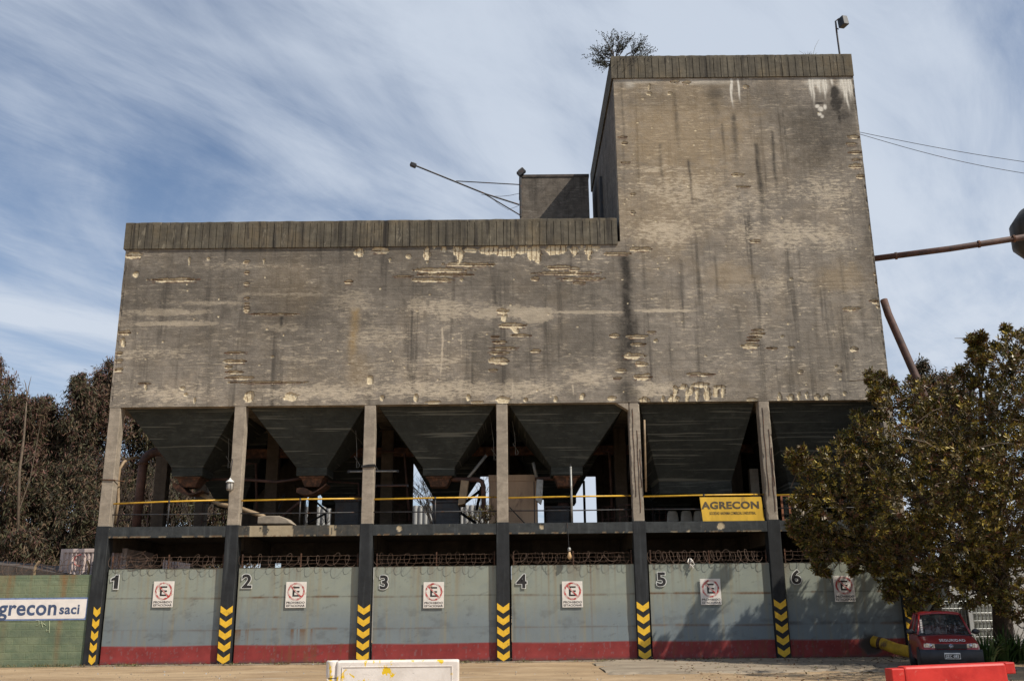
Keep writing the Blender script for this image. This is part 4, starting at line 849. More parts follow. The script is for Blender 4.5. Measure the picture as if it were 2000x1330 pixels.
for px, py, Y, lb in ((446, 905, 1.5, 'loop of cable hanging left of the second column'), (1007, 880, 1.5, 'curl of thin cable hanging right of the fourth column'), (965, 890, 1.6, 'thin hook of cable hanging left of the fourth column'), (697, 905, 1.3, 'short pale cable end left of the third column')):
    c = P(px, py, Y); m = MB(); m.tube([(c[0]-.1, Y, ZW-.3)]+[(c[0]-.02, Y, c[2]+.5)]+[(c[0]+.09*math.sin(a), Y, c[2]-.12*math.cos(a*.5)*2+.1) for a in np.linspace(0, 4.5, 8)], .009, 4); tag(m.build('loose_cable', 'galvanised'), lb, 'cable', 'loose cables under the hoppers')
# lamps, tubes, poles
for a, b, Y, lb in ((681, 777, 1.2, 'pale fluorescent tube fixed level behind the third column'), (735, 797, 1.8, 'brown slim batten lower right of the third column')):
    x0, x1 = at(a, 921, Y)[0], at(b, 921, Y)[0]; z_ = at(a, 921 if Y < 1.5 else 949, Y)[2]
    g = thing('tube_light', lb, 'lamp', ((x0+x1)/2, Y, z_)); m = MB(); m.tube([(x0, Y, z_), (x1, Y, z_)], .026, 8); m.build('tube', 'galvanised' if Y < 1.5 else 'rust_pipe', g, True)
    m = MB(); m.box(x0-.03, x0+.03, Y-.035, Y+.05, z_-.04, z_+.04); m.box(x1-.03, x1+.03, Y-.035, Y+.05, z_-.04, z_+.04); m.box(x0, x1, Y+.03, Y+.06, z_-.02, z_+.05); m.build('tube_holder', 'dark_steel', g)
g = thing('flag_pole', 'slim grey tube standing upright above gate 4', 'pole', (at(1117, 1000, .12)[0], .12, ZB0+.3))
xx = g.location.x; m = MB(); m.tube([(xx, .12, ZB0+.3), (xx, .12, at(1117, 911, .12)[2])], .033, 8); m.build('pole_tube', 'galvanised', g, True)
m = MB(); m.tube([(xx, .12, at(1117, 911, .12)[2]), (xx, .12, at(1117, 905, .12)[2])], .012, 6); m.build('pole_tip', 'dark_steel', g)
x_, zb_ = at(1112, 1080, -.03)[0], at(1112, 1088, -.03)[2]
g = thing('hanging_bulb', 'bare light bulb hanging on a wire over gate 4', 'lamp', (x_, -.03, zb_-.1))
m = MB(); m.tube([(x_-.05, -.0, ZB1+.02), (x_-.03, -.03, ZB0+.1), (x_-.01, -.03, zb_+.32)], .008, 5); m.build('wire', 'dark_steel', g)
m = MB(); m.lathe([(.03, .10), (.055, .06), (.05, 0), (.06, -.02)], (x_, -.03, zb_+.2), 12); m.build('bulb_socket', 'galvanised', g, True)
m = MB(); m.lathe([(.03, .16), (.04, .10), (.066, .03), (.062, -.03), (.03, -.07), (.01, -.08)], (x_, -.03, zb_+.02), 14); m.build('bulb', 'bulb_glass', g, True)
# bulkhead lantern on column two
x_, z_ = at(449, 947, -.12)[0], at(449, 947, -.12)[2]
g = thing('bulkhead_lamp', 'glass lantern with a white cap hung on the second column', 'lamp', (x_, -.12, z_-.25))
m = MB(); m.lathe([(.02, .22), (.035, .18), (.125, .11), (.13, .08), (.11, .08)], (x_, -.12, z_), 16); m.build('lamp_cap', 'outline_white', g, True)
m = MB(); m.lathe([(.10, .08), (.10, -.11), (.085, -.17), (.04, -.18)], (x_, -.12, z_), 16); m.build('lamp_glass', 'lamp_glass', g, True)
m = MB(); [m.tube([(x_+.112*math.cos(a), -.12+.112*math.sin(a), z_+.1), (x_+.112*math.cos(a), -.12+.112*math.sin(a), z_-.12), (x_+.03*math.cos(a), -.12+.03*math.sin(a), z_-.215)], .007, 4) for a in np.linspace(0, 2*PI, 7)[:-1]]; m.build('lamp_cage', 'dark_steel', g)
m = MB(); zt = at(449, 897, -.1)[2]; m.tube([(x_, -.12, z_+.28), (x_+.03, -.12, zt-.05), (x_+.01, -.09, zt), (x_-.06, -.0, zt+.02)], .014, 6); m.build('lamp_arm', 'dark_steel', g, True)
# conduit beside column five, strap on column three, cable on columns
tag(MB().tube([P(1258.5, 820, -.03), P(1259.5, 860, -.03), P(1262, 960, -.03)], .03, 8).build('conduit', 'tan_pipe', smooth=True), 'straight pale pipe clipped to the fifth column', 'pipe')
xs3 = CX[2]; z_ = at(720, 911, 0)[2]; m = MB()
for dz in (0, .03, -.03): m.tube([(xs3-.20, .40, z_+dz), (xs3-.20, -.012, z_+dz*.5), (xs3, -.012, z_+.02+dz), (xs3+.20, -.012, z_+.03+dz), (xs3+.24, .05, z_-.02), (xs3+.30, .1, z_-.12)], .02, 5)
tag(m.build('cable_tie', 'black_rubber'), 'black cable wound round the third column', 'cable')
z_ = at(205, 936, 0)[2]; xs1 = CX[0]; m = MB(); m.tube([(xs1-.19, .1, z_), (xs1-.19, -.012, z_), (xs1+.19, -.012, z_-.02), (xs1+.21, .1, z_-.02), (xs1+.32, .5, z_)], .018, 5)
tag(m.build('wire_strap', 'rust'), 'rusty wire strap round the edge column', 'strap')
# chairs and table in bay five
def chair(x, y, label):
    g = thing('plastic_chair', label, 'chair', (x, y, FL), 'white plastic chairs above gate 5')
    m = MB(); n = 8; fr = []; bk = []
    for k in range(n+1):
        t_ = k/n*2-1; fr.append([(x+t_*.215, y+.03*t_*t_, FL+.42), (x+t_*.205, y-.03+.05*t_*t_, FL+.6), (x+t_*.175, y-.05+.06*t_*t_, FL+.76), (x+t_*.14, y-.06+.06*t_*t_, FL+.80)])
    vs = [p for c_ in fr for p in c_]+[(p[0], p[1]+.02, p[2]) for c_ in fr for p in c_]; K = (n+1)*4
    fs = [(i*4+j, (i+1)*4+j, (i+1)*4+j+1, i*4+j+1) for i in range(n) for j in range(3)]; fs += [tuple(K+q for q in reversed(f_)) for f_ in fs]
    fs += [(i*4+3, (i+1)*4+3, K+(i+1)*4+3, K+i*4+3) for i in range(n)]+[(j, j+1, K+j+1, K+j) for j in range(3)]+[(n*4+j+1, n*4+j, K+n*4+j, K+n*4+j+1) for j in range(3)]
    m.add(vs, fs); m.build('backrest', 'white_plastic', g, True)
    m = MB(); m.box(x-.21, x+.21, y+.02, y+.44, FL+.41, FL+.44); m.build('seat', 'white_plastic', g, bevel=.012)
    for sx in (-1, 1):
        for yy in (.04, .40): m = MB(); m.tube([(x+sx*.18, y+yy, FL+.41), (x+sx*.22, y+yy, FL)], .014, 6); m.build('leg', 'dark_steel', g)
for k, (px, lb) in enumerate(((1314, 'white plastic chair leftmost of the three by the yellow board'), (1341, 'white plastic chair in the middle of the three by the yellow board'), (1366, 'white plastic chair half hidden by the yellow board'))):
    chair(at(px, 1010, 4.9)[0], 4.9, lb)
x_ = at(1295, 1010, 5.6)[0]; g = thing('small_table', 'small dim table behind the white chairs', 'table', (x_, 5.6, FL))
m = MB(); m.box(x_-.35, x_+.35, 5.6, 6.2, FL+.78, FL+.82); m.build('table_top', 'machine_grey', g, bevel=.01)
for sx in (-1, 1):
    for yy in (5.65, 6.15): m = MB(); m.box(x_+sx*.3-.02, x_+sx*.3+.02, yy-.02, yy+.02, FL, FL+.78); m.build('leg', 'machine_grey', g)
# pale pier behind the yellow board; window frame; leaning sheet
x0, x1 = at(1467, 960, 3.)[0], at(1484, 960, 3.)[0]
tag(MB().box(x0, x1, 3., 3.25, FL, at(1470, 915, 3.)[2]).build('leaning_board', 'column_concrete', bevel=.01), 'pale upright slab in the shade left of the sixth column', 'board')
a, b = at(1524, 966, .3), at(1548, 1026, .3); g = thing('window_frame', 'orange brown wooden window frame leaning right of the sixth column', 'window frame', ((a[0]+b[0])/2, .3, FL))
x0, x1, z0, z1 = a[0], b[0], FL, a[2]; m = MB(); m.box(x0, x0+.06, .3, .35, z0, z1); m.box(x1-.07, x1, .3, .35, z0, z1); m.box(x0+.06, x1-.07, .3, .35, z0, z0+.07); m.box(x0+.06, x1-.07, .3, .35, z1-.05, z1); m.build('frame', 'wood_frame', g, bevel=.004)
m = MB(); m.box(x0+.0601, x1-.0701, .315, .325, z0+.0701, z1-.0501); m.build('pane', 'car_glass', g)
m = MB(); xa, xb = at(1553, 1000, 1.)[0], at(1615, 1000, 1.)[0]; n = 44
vs = [(xa+(xb-xa)*k/n+.15*j*0, .8+.02*math.sin(k*PI/1.5)+.45*j, FL+.75*j) for j in (0, 1) for k in range(n+1)]; m.add(vs+[(v_[0], v_[1]+.006, v_[2]) for v_ in vs], [(k, k+1, n+2+k, n+1+k) for k in range(n)]+[(k+2*n+2, k+3*n+3, k+3*n+4, k+2*n+3) for k in range(n)])
tag(m.build('corrugated_sheet', 'column_concrete', smooth=True), 'tilted corrugated sheet behind the railing above gate 6', 'sheet')

# ------------------------------------------------------------------ roof things
yh = 7.2; xh = at(1016, 400, yh)[0]
g = thing('floodlight_boom', 'long black boom with a small lamp reaching left from the roof hut', 'lamp boom', (xh, yh, ZP1))
m = MB(); m.tube([P(1017, 424, yh-.05), P(1016.5, 338, yh-.05)], .05, 8); m.build('mast', 'dark_steel', g)
m = MB(); m.tube([P(1014, 400, yh-.1), P(948, 379, yh-.6), P(812, 324, yh-1.6)], .035, 8); m.build('boom', 'dark_steel', g)
m = MB(); m.tube([P(1015, 361, yh-.1), P(891, 354, yh-1.)], .022, 6); m.tube([P(1015, 420, yh-.1), P(948, 380, yh-.6)], .026, 6); m.build('stay', 'dark_steel', g)
m = MB(); m.tube([P(1015, 378, yh-.1)]+[P(1015-75*t_, 378+5*math.sin(PI*t_)+2*t_, yh-.1-.5*t_) for t_ in (.25, .5, .75, 1)], .01, 4); m.tube([P(960, 386, yh-.5), P(975, 400, yh-.4), P(992, 410, yh-.3), P(1014, 402, yh-.1)], .008, 4); m.build('cable', 'dark_steel', g)
for (px, py, Y, s_) in ((807, 323, yh-1.65, .11), (1018, 337, yh-.1, .16)):
    c = Vector(P(px, py, Y)); M_ = Matrix.Translation(c) @ Matrix.Rotation(math.radians(25 if s_ < .15 else -40), 4, 'Y'); m = MB(); m.box(-s_*1.1, s_*1.1, -.1, .1, -s_*.7, s_*.7, M=M_); lh = m.build('lamp_head', 'dark_steel', g, bevel=.02)
    m = MB(); m.box(-s_*.4, s_*1., -.08, .1, s_*.701, s_*.85, M=M_); m.build('lamp_visor', 'galvanised', lh)
c = Vector(P(1643, 46, .6)); g = thing('floodlight', 'boxy black floodlight on a leaning pole at the tower corner', 'floodlight', P(1641, 112, .6))
m = MB(); m.tube([P(1641, 114, .6), P(1634, 62, .6), P(1632, 42, .6)], .035, 8); m.build('pole', 'dark_steel', g)
m = MB(); m.tube([P(1632, 42, .6), P(1638, 37, .6)], .02, 6); m.tube([P(1633, 55, .6), P(1638, 58, .6)], .02, 6); m.build('bracket', 'dark_steel', g)
M_ = Matrix.Translation(Vector(P(1646.5, 43.5, .6))) @ Matrix.Rotation(math.radians(-6), 4, 'Y') @ Matrix.Rotation(math.radians(20), 4, 'Z'); m = MB(); m.box(-.12, .12, -.16, .16, -.18, .18, M=M_, taper=.01); m.build('lamp_head', 'lamp_body', g, bevel=.02)
m = MB(); m.box(.121, .13, -.13, .13, -.15, .15, M=M_); m.build('lamp_lens', 'galvanised', g)
# power lines to the tower
for a, b, sg_, lb in (((1676, 258), (2060, 325), 4, 'upper thin black wire running right from the tower'), ((1678, 262), (2060, 348), 9, 'lower thin black wire running right from the tower')):
    A_, B_ = np.array(P(*a, .4)), np.array(P(*b, .4)); m = MB(); m.tube([tuple(A_+(B_-A_)*t_-np.array([0, 0, sg_*.02*math.sin(PI*t_)])) for t_ in np.linspace(0, 1, 14)], .011, 4); tag(m.build('power_line', 'dark_steel'), lb, 'wire', 'wires to the tower')
# overhead pipe, slanted pipe and the tank end they reach
g = thing('overhead_pipe', 'brown pipe crossing the sky from the tower to the tank', 'pipe', P(1713, 505, 1.))
m = MB(); m.tube([P(1706, 505.5, 1.), P(1856, 486, .5), P(2080, 451, -.2)], .105, 12); m.build('pipe_run', 'rust_pipe', g, True)
m = MB()
for px, py in ((1750, 500), (1912, 477), (1980, 466.5)):
    t_ = (px-1713)/(2000-1713); c = P(px, py, 1.-1.*t_); d_ = Vector(P(2080, 451, -.2))-Vector(P(1856, 486, .5)); d_.normalize(); m.tube([Vector(c)-d_*.03, Vector(c)+d_*.03], .13, 12)
m.build('pipe_joint', 'rust', g)
tag(MB().tube([P(1726, 586, .9), P(1735, 614, .8), P(1795, 750, .3), (at(1830, 830, 0)[0], 0, at(1830, 830, 0)[2])], .125, 12).build('slanted_pipe', 'rust_pipe', smooth=True), 'brown pipe slanting down from the tower into the tree', 'pipe')
g = thing('storage_tank', 'dark rounded steel tank cut by the right edge of the photo', 'tank', P(2045, 520, 1.2))
c = P(2052, 458, 1.6); m = MB(); m.lathe([(.35, -1.05), (.95, -.72), (1.27, -.35), (1.27, .45), (.9, .95), (.3, 1.05)], c, 28); m.build('tank_shell', 'tank_metal', g, True)
m = MB(); [m.tube([(c[0]+a*.9, c[1]+b_*.9, c[2]-.6), (c[0]+a*1.1, c[1]+b_*1.1, 0)], .08, 8) for a, b_ in ((.1, 1), (1, 1), (1, -1), (.3, -.9))]; m.build('tank_leg', 'rust_pipe', g)

# ------------------------------------------------------------------ ground
m = MB(); m.add([(-400, -60, 0), (400, -60, 0), (400, 900, 0), (-400, 900, 0)], [(0, 1, 2, 3)]); o = m.build('ground', 'ground'); struct(o)
n_ = 160; X, Z = np.meshgrid(np.linspace(-19, 19, 260), np.linspace(-17, -.28, 110))
def relief(name, X, Yv, h, mat):
    ny, nx = X.shape; V = np.stack([X, Yv, h], -1).reshape(-1, 3); i = np.arange(ny-1)[:, None]*nx+np.arange(nx-1)[None]; Fc = np.stack([i, i+1, i+nx+1, i+nx], -1).reshape(-1, 4)
    me = D.meshes.new(name); me.from_pydata(V.tolist(), [], Fc.tolist()); me.materials.append(MATS[mat]); me.polygons.foreach_set('use_smooth', [True]*len(Fc)); return link(D.objects.new(name, me))
H_ = .006+.03*vnoise(X*.35, Z*.6, 200, 5)*sstep(-.3, -3, Z)+.012*vnoise(X*3, Z*3, 201, 4)
struct(relief('dirt_yard', X, Z, H_, 'ground'))
o = MB().box(-13.2, 12.4, -.30, 9.8, -.05, .035).build('apron', 'apron'); struct(o)
# worn asphalt in front of gates 5 and 6
X, Z = np.meshgrid(np.linspace(2.2, 12.6, 160), np.linspace(-6.4, -.29, 80)); ed = np.minimum(np.minimum(X-2.2, 12.6-X), Z+6.4)+(vnoise(X*1.2, Z*1.2, 210, 5)-.5)*2.4
struct(relief('pavement', X, Z, .035+.03*sstep(-.1, .5, ed)-.045*(1-sstep(-.1, .5, ed))+.006*vnoise(X*5, Z*5, 5, 3), 'apron'))
m = MB()
for k in range(700):
    x, y = random.uniform(-15, 17), random.uniform(-13, -.4); r = random.choice((.008, .010, .014, .022)); a = random.random()*6
    p = [(x+r*math.cos(a+j*PI/2+random.uniform(-.3, .3))*random.uniform(.6, 1.2), y+r*math.sin(a+j*PI/2)*random.uniform(.6, 1.2), .02) for j in range(4)]
    m.hexa(p, [(q_[0]*.5+x*.5, q_[1]*.5+y*.5, .035+r*.9) for q_ in p], random.choice((0, 0, 0, 0, 1)))
o = m.build('gravel', ['apron', 'far_wall']); o['kind'] = 'stuff'; o['label'] = 'loose pebbles strewn over the sandy yard'

# ------------------------------------------------------------------ green block wall with its painted board
gw = thing('green_block_wall', 'green painted block wall lettered agrecon saci left of the gates', 'wall', (-17.5, .1, 0))
gy = .06; zt = at(100, 1122.5, gy)[2]; xr = CX[0]-.14
X, Z = np.meshgrid(np.arange(-24, xr+.02, .04), np.append(np.arange(0, zt, .04), zt)); X[:, -1] = xr+.02*0
X[:, -1] += (vnoise(Z[:, -1]*4, Z[:, -1]*0, 6, 3)-.5)*.06
qx, qy = proj(np.stack([X, X*0+gy, Z], -1)); rust = np.zeros_like(X)
for px, w_, L, k_ in ((17, .09, 1.3, .7), (24, .05, .5, .7), (124, .08, 2.2, 1.), (129, .03, .6, .8), (95, .02, .6, .6), (8, .15, .4, .4), (60, .03, .5, .4), (1, .2, 2.2, .35), (140, .10, .3, .8), (115, .04, .3, .7)):
    xc = at(px, 1150, gy)[0]; rust = np.maximum(rust, np.exp(-((X-xc+(vnoise(Z*1.5, Z*0+px, 4, 2)-.5)*.05)/w_)**2)*np.exp(-np.clip(zt-Z, 0, 9)/L)*k_)
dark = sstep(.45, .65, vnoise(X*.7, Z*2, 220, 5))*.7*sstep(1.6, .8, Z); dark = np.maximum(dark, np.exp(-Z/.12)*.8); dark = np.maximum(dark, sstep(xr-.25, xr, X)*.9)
e_ = MB(); e_.box(-24, xr-.02, gy+.02, gy+.2, 0, zt-.002)
crack = np.exp(-((Z-(zt-.17-.03*vnoise(X*2, Z*0, 9, 3)))/.012)**2)*sstep(.45, .55, vnoise(X*1.1, Z*0, 14, 3))*.03
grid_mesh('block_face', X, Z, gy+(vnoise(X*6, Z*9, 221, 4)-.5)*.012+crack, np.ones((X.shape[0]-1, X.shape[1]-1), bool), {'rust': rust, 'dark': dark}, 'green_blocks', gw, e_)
c0, c1 = at(168, 1210, gy), at(168, 1166, gy); m = MB(); m.prism([(-19.5, c0[2]), (c0[0], c0[2]), (c0[0], c1[2]), (-19.5, c1[2])], gy-.010, gy+.02); m.build('painted_border', 'panel_edge', gw)
m = MB(); m.prism([(-19.5, c0[2]+.04), (c0[0]-.06, c0[2]+.045), (c0[0]-.035, c0[2]+.09), (c0[0]-.03, c1[2]-.05), (-19.5, c1[2]-.045)], gy-.014, gy-.0101); m.build('painted_panel', 'panel_white', gw)
a, b = at(1, 1187, gy), at(112, 1187, gy); wd = b[0]-a[0]
# whole word, its first letter outside the frame
tl_ = text_mesh('wall_lettering', 'agrecon', .62, 'letter_blue', (0, 0, 0), None, .012, .002)
bx = [v_.co.x for v_ in tl_.data.vertices]; D.objects.remove(tl_)
text_mesh('wall_lettering', 'agrecon', .62, 'letter_blue', (b[0]-wd*7.05/6/2, gy-.017, at(56, 1188, gy)[2]), gw, .014, .001, width=wd*7.05/6)
a, b = at(117, 1189, gy), at(156, 1189, gy); text_mesh('wall_lettering', 'saci', .40, 'letter_blue', ((a[0]+b[0])/2, gy-.017, at(136, 1190, gy)[2]), gw, .010, .001, width=b[0]-a[0])
m = MB()
def scr(pts): m.tube([P(a_, b_, gy-.008) for a_, b_ in pts], .008, 4)
scr([(70, 1212), (76, 1211), (76, 1220), (70, 1222)]); scr([(81, 1213), (83, 1224)]); scr([(79, 1218), (88, 1212)]); scr([(84, 1217), (90, 1221)]); scr([(97, 1212), (96, 1235)]); scr([(91, 1228), (90, 1232), (95, 1231)]); m.build('scratched_graffiti', 'graffiti', gw)
# bent posts and coils behind the wall
for px, lb in ((68, 'rusty bent angle post of the barbed wire above the green wall'), (173, 'rusty wire post close to the black edge column')):
    m = MB(); m.tube([P(px-2, 1126, .3), P(px+1, 1106, .3), P(px+9 if px < 100 else px-3, 1095, .3)], .04, 5); tag(m.build('wire_post', 'tan_pipe'), lb, 'post')
m = MB(); x0_, x1_ = at(60, 1100, .3)[0], xr
for zz_ in (.15, .3): m.tube([(x0_-6+(x1_-x0_+6)*k/20, .3, zt+zz_+random.uniform(-.03, .03)) for k in range(21)], .008, 3, caps=False)
loops_wire(m, x0_-1., x1_-.05, .32, zt+.26, .24, 13, .008); tag(m.build('razor_wire', 'wire_rust'), 'rusty razor wire coil along the top of the green wall', 'razor wire')
m = MB(); p = [P(a_, b_, 1.1) for a_, b_ in ((-60, 1098), (0, 1102), (46, 1107), (150, 1124))]; m.hexa([(q_[0], .7, q_[2]-.12) for q_ in p]+[], [(q_[0], .7, q_[2]) for q_ in p]) if False else None
for k in range(3):
    a_, b_ = p[k], p[k+1]; m.hexa([(a_[0], .7, zt-.1), (b_[0], .7, zt-.1), (b_[0], 3.5, zt-.1), (a_[0], 3.5, zt-.1)], [(a_[0], .7, a_[2]), (b_[0], .7, max(zt, b_[2])), (b_[0], 3.5, max(zt, b_[2])+.1), (a_[0], 3.5, a_[2]+.15)])
tag(m.build('shed_roof', 'slab_roof'), 'low dark sheet roof sloping behind the green wall', 'roof')

# ------------------------------------------------------------------ containers behind
def container(px0, px1, py, Y, label, mat='container_paint', depth=2.4, h=None, X0=None, X1=None):
    a, b = (X0 if X0 is not None else at(px0, py, Y)[0]), (X1 if X1 is not None else at(px1, py, Y)[0]); zt_ = at((px0+px1)/2, py, Y)[2] if h is None else h
    g = thing('shipping_container', label, 'container', ((a+b)/2, Y, 0), 'containers behind the silo')
    m = MB(); n = int((b-a)/.07); xs = np.linspace(a+.08, b-.08, n*2); pr = [.0, .0, .05, .05]
    vs = []; 
    for k, x in enumerate(xs): vs += [(x, Y+pr[k % 4], .15), (x, Y+pr[k % 4], zt_-.12)]
    m.add(vs, [(2*k, 2*k+2, 2*k+3, 2*k+1) for k in range(len(xs)-1)]); m.box(a+.02, b-.02, Y+.07, Y+depth, .12, zt_-.02); m.build('corrugated_wall', mat, g)
    m = MB(); m.box(a, a+.1, Y-.02, Y+.1, 0, zt_); m.box(b-.1, b, Y-.02, Y+.1, 0, zt_); m.box(a+.1, b-.1, Y-.02, Y+.08, zt_-.12, zt_); m.box(a+.1, b-.1, Y-.02, Y+.08, 0, .15); m.build('corner_frame', mat, g, bevel=.01)
    return g
container(120, 249, 1071, 1.4, 'rusty white container with a red scrawl beside the edge column')
container(268, 354, 1079, 11.5, 'streaked white container seen above gate 1')
c = P(155, 1095, 1.33); m = MB(); m.tube([(c[0]+.22*math.cos(a)*(1-.06*a), 1.33, c[2]+.22*math.sin(a)*(1-.06*a)) for a in np.linspace(.6, 5.2, 12)], .02, 5)
m.build('red_scrawl', 'sign_red', [o for o in D.objects if o.name.startswith('shipping_container')][0])
container(615, 700, 1101, 15, 'pale ribbed container behind gate 2', 'far_wall')
container(810, 975, 1101, 16, 'pale blue white container behind gate 3', 'far_wall')
container(1000, 1180, 1099.5, 16, 'long white container behind gate 4', 'far_wall')
container(1275, 1355, 1094, 16, 'white container behind gate 5', 'far_wall')
m = MB(); xa, xb = at(560, 1000, 24)[0], at(960, 1000, 24)[0]; zt_ = at(700, 988, 24)[2]; n = 160
m.add([(xa+(xb-xa)*k/n, 24+.12*(k % 4 > 1), z_) for k in range(n+1) for z_ in (3.2, zt_)], [(2*k, 2*k+2, 2*k+3, 2*k+1) for k in range(n)]); m.box(xa, xb, 24.2, 34, 0, zt_-.01); m.box(xa, xb, 24.0, 24.15, 0, 3.2)
tag(m.build('warehouse', 'far_wall'), 'pale ribbed metal warehouse seen through the openings above gate 2 and 3', 'warehouse')

# ------------------------------------------------------------------ things on the right
# burst yellow pipe
g = thing('yellow_pipe', 'big yellow pipe running out of the burnt hole in gate 6', 'pipe', P(1750, 1290, -.6))
m = MB(); m.tube([P(1706, 1252, .15), P(1726, 1257, -.15), P(1752, 1267, -.6), P(1784, 1273.5, -1.3), P(1815, 1276, -2.0)], .165, 16); m.build('pipe_body', 'rail_yellow', g, True)
m = MB(); m.tube([P(1716, 1254.5, -.02), P(1722, 1256, -.09)], .175, 16); m.build('pipe_collar', 'rust', g, True)
# caged plastic tanks
def ibc(px0, px1, py0, py1, Y, label):
    a, b = at(px0, py0, Y)[0], at(px1, py0, Y)[0]; zt_ = at(px0, py0, Y)[2]; g = thing('caged_tank', label, 'tank', ((a+b)/2, Y, 0), 'caged plastic tanks beyond the car')
    m = MB(); m.box(a+.04, b-.04, Y+.04, Y+.95, .15, zt_-.03); m.build('plastic_tank', 'tank_plastic', g, bevel=.07)
    m = MB(); nx_ = 7; nz_ = 7
    for k in range(nx_+1): x = a+(b-a)*k/nx_; m.tube([(x, Y, .1), (x, Y, zt_)], .011, 4)
    for k in range(nz_+1): z_ = .12+(zt_-.12)*k/nz_; m.tube([(a, Y, z_), (b, Y, z_), (b, Y+1, z_), (a, Y+1, z_), (a, Y, z_)], .011, 4)
    m.build('wire_cage', 'cage_steel', g)
    m = MB(); m.box(a, b, Y, Y+1., 0, .12); m.build('pallet', 'machine_grey', g, bevel=.01)
ibc(1838, 1890, 1174, 1280, .9, 'grey caged tank behind the car, left of its neighbour'); ibc(1896, 1948, 1166, 1280, .5, 'grey caged tank between the car and the tree trunk')
m = MB(); x0 = at(1892, 1200, .45)[0]; m.box(x0-.02, x0+.10, .40, .46, .1, at(1892, 1172, .45)[2]); tag(m.build('leaning_plank', 'cage_steel'), 'pale green plank upright between the caged tanks', 'plank')
m = MB(); xw = at(1806, 1200, .9)[0]; m.box(12.45, 24, 2.2, 2.4, 0, 2.9); tag(m.build('side_wall', 'far_wall'), 'grey rendered wall behind the tree trunk at the right', 'wall')
m = MB(); [m.box(12.5+k*.5, 12.98+k*.5, 1.6, 1.7, 0, 2.5) for k in range(3)]; tag(m.build('dark_screen', 'beam_paint', bevel=.01), 'dark green board screen between the silo and the tanks', 'screen')
m = MB(); [m.tube([P(*q_, -1.) for q_ in L_], .022, 5) for L_ in ([(1996, 1180), (1990, 1200), (1995, 1215), (2006, 1222)], [(1996, 1180), (2008, 1190)])]
m = MB(); c = P(1996, 1210, -.5); m.tube([(c[0]+.17*math.cos(a)*(.8+.3*math.sin(2*a)), -.5, c[2]+.24*math.sin(a)) for a in np.linspace(0, 2*PI, 11)], .022, 5)
m.tube([(c[0]+.1, -.5, c[2]-.2), (c[0]+.12, -.45, 0.)], .025, 5); tag(m.build('bent_stand', 'dark_steel'), 'small bent iron ring on a stake right of the tree trunk', 'ring')

# ------------------------------------------------------------------ plastic road barriers
def barrier(name, mat, c, L, yaw, label, H=.80, red=False):
    g = thing(name, label, 'barrier', c); g.rotation_euler = (0, 0, yaw); h = L/2
    # cross section of the body
    prof = [(-.25, 0), (-.25, .10), (-.20, .22), (-.115, .40), (-.105, H-.03), (-.085, H), (.085, H), (.105, H-.03), (.115, .40), (.20, .22), (.25, .10), (.25, 0)]
    m = MB(); n = len(prof); xs = [-h, -h+.03, -h+.5, 0, h-.5, h-.03, h] ; sc = [.96, 1, 1, 1, 1, 1, .96]
    if red: nz = [H, H, H, H, H, H, H]
    vs = []; 
    for x, s_ in zip(xs, sc):
        for (y, z) in prof: vs.append((x, y*s_, z*(1-(1-s_)*.25)))
    fs = [(i*n+j, (i+1)*n+j, (i+1)*n+(j+1) % n, i*n+(j+1) % n) for i in range(len(xs)-1) for j in range(n)]+[tuple(range(n)), tuple(range(len(xs)*n-1, (len(xs)-1)*n-1, -1))]
    m.add(vs, fs); m.build('barrier_body', mat, g, local=True, bevel=.012, seg=3)
    if not red:      # raised frame round the sunk panel
        m = MB(); yf = -.128
        for a in (-h+.08, h-.11): m.box(a, a+.012, yf+.01, yf+.03, .42, H-.10)
        m.box(-h+.08, h-.098, yf+.012, yf+.03, H-.10, H-.088); m.box(-h+.08, h-.098, yf+.006, yf+.03, .408, .42); m.build('panel_rim', mat, g, local=True, bevel=.004)
        m = MB(); m.lathe([(.09, .55), (.095, .60), (.095, .785), (.085, .80)], (-h-.085, 0, 0), 18); m.box(-h-.09, -h+.01, -.07, .07, .56, .79); m.build('coupling_lug', mat, g, smooth=False, local=True)
        m = MB(); m.hexa([(-h-.01, -.18, 0), (-h+.02, -.18, 0), (-h+.02, .18, 0), (-h-.01, .18, 0)], [(-h-.16, -.07, .54), (-h+.01, -.08, .54), (-h+.01, .08, .54), (-h-.16, .07, .54)]); m.build('end_web', mat, g, local=True, bevel=.01)
    else:
        m = MB(); m.box(-h-.17, -h+.005, -.095, .095, H-.22, H-.02); m.box(-h-.29, -h+.005, -.12, .12, H-.40, H-.221); m.build('coupling_lug', mat, g, local=True, bevel=.012)
        m = MB(); m.box(h-.005, h+.13, -.095, .095, H-.14, H-.0); m.build('top_lug', mat, g, local=True, bevel=.012)
    return g
# white: long top edge from px 668 to 893
zb = .80; A_ = atz(667, 1288, zb); B_ = atz(893, 1288, zb); c = (A_+B_)/2; L = np.linalg.norm(B_-A_); yaw = math.atan2(B_[1]-A_[1], B_[0]-A_[0])
barrier('road_barrier', 'barrier_white', (c[0], c[1], 0), L, 0, 'white plastic road barrier splashed with yellow paint')
A_ = atz(1767, 1299, zb); yaw = math.radians(7.)
L = min((abs(proj(A_+l*np.array([math.cos(yaw), math.sin(yaw), 0]))[0]-1966), l) for l in np.linspace(.8, 3, 221))[1]
c = A_+np.array([math.cos(yaw), math.sin(yaw), 0])*L/2+np.array([-math.sin(yaw), math.cos(yaw), 0])*.09
barrier('road_barrier', 'barrier_red', (c[0], c[1], 0), L, yaw, 'red plastic road barrier in front of the red car', red=True).rotation_euler = (0, math.radians(-1.2), yaw)

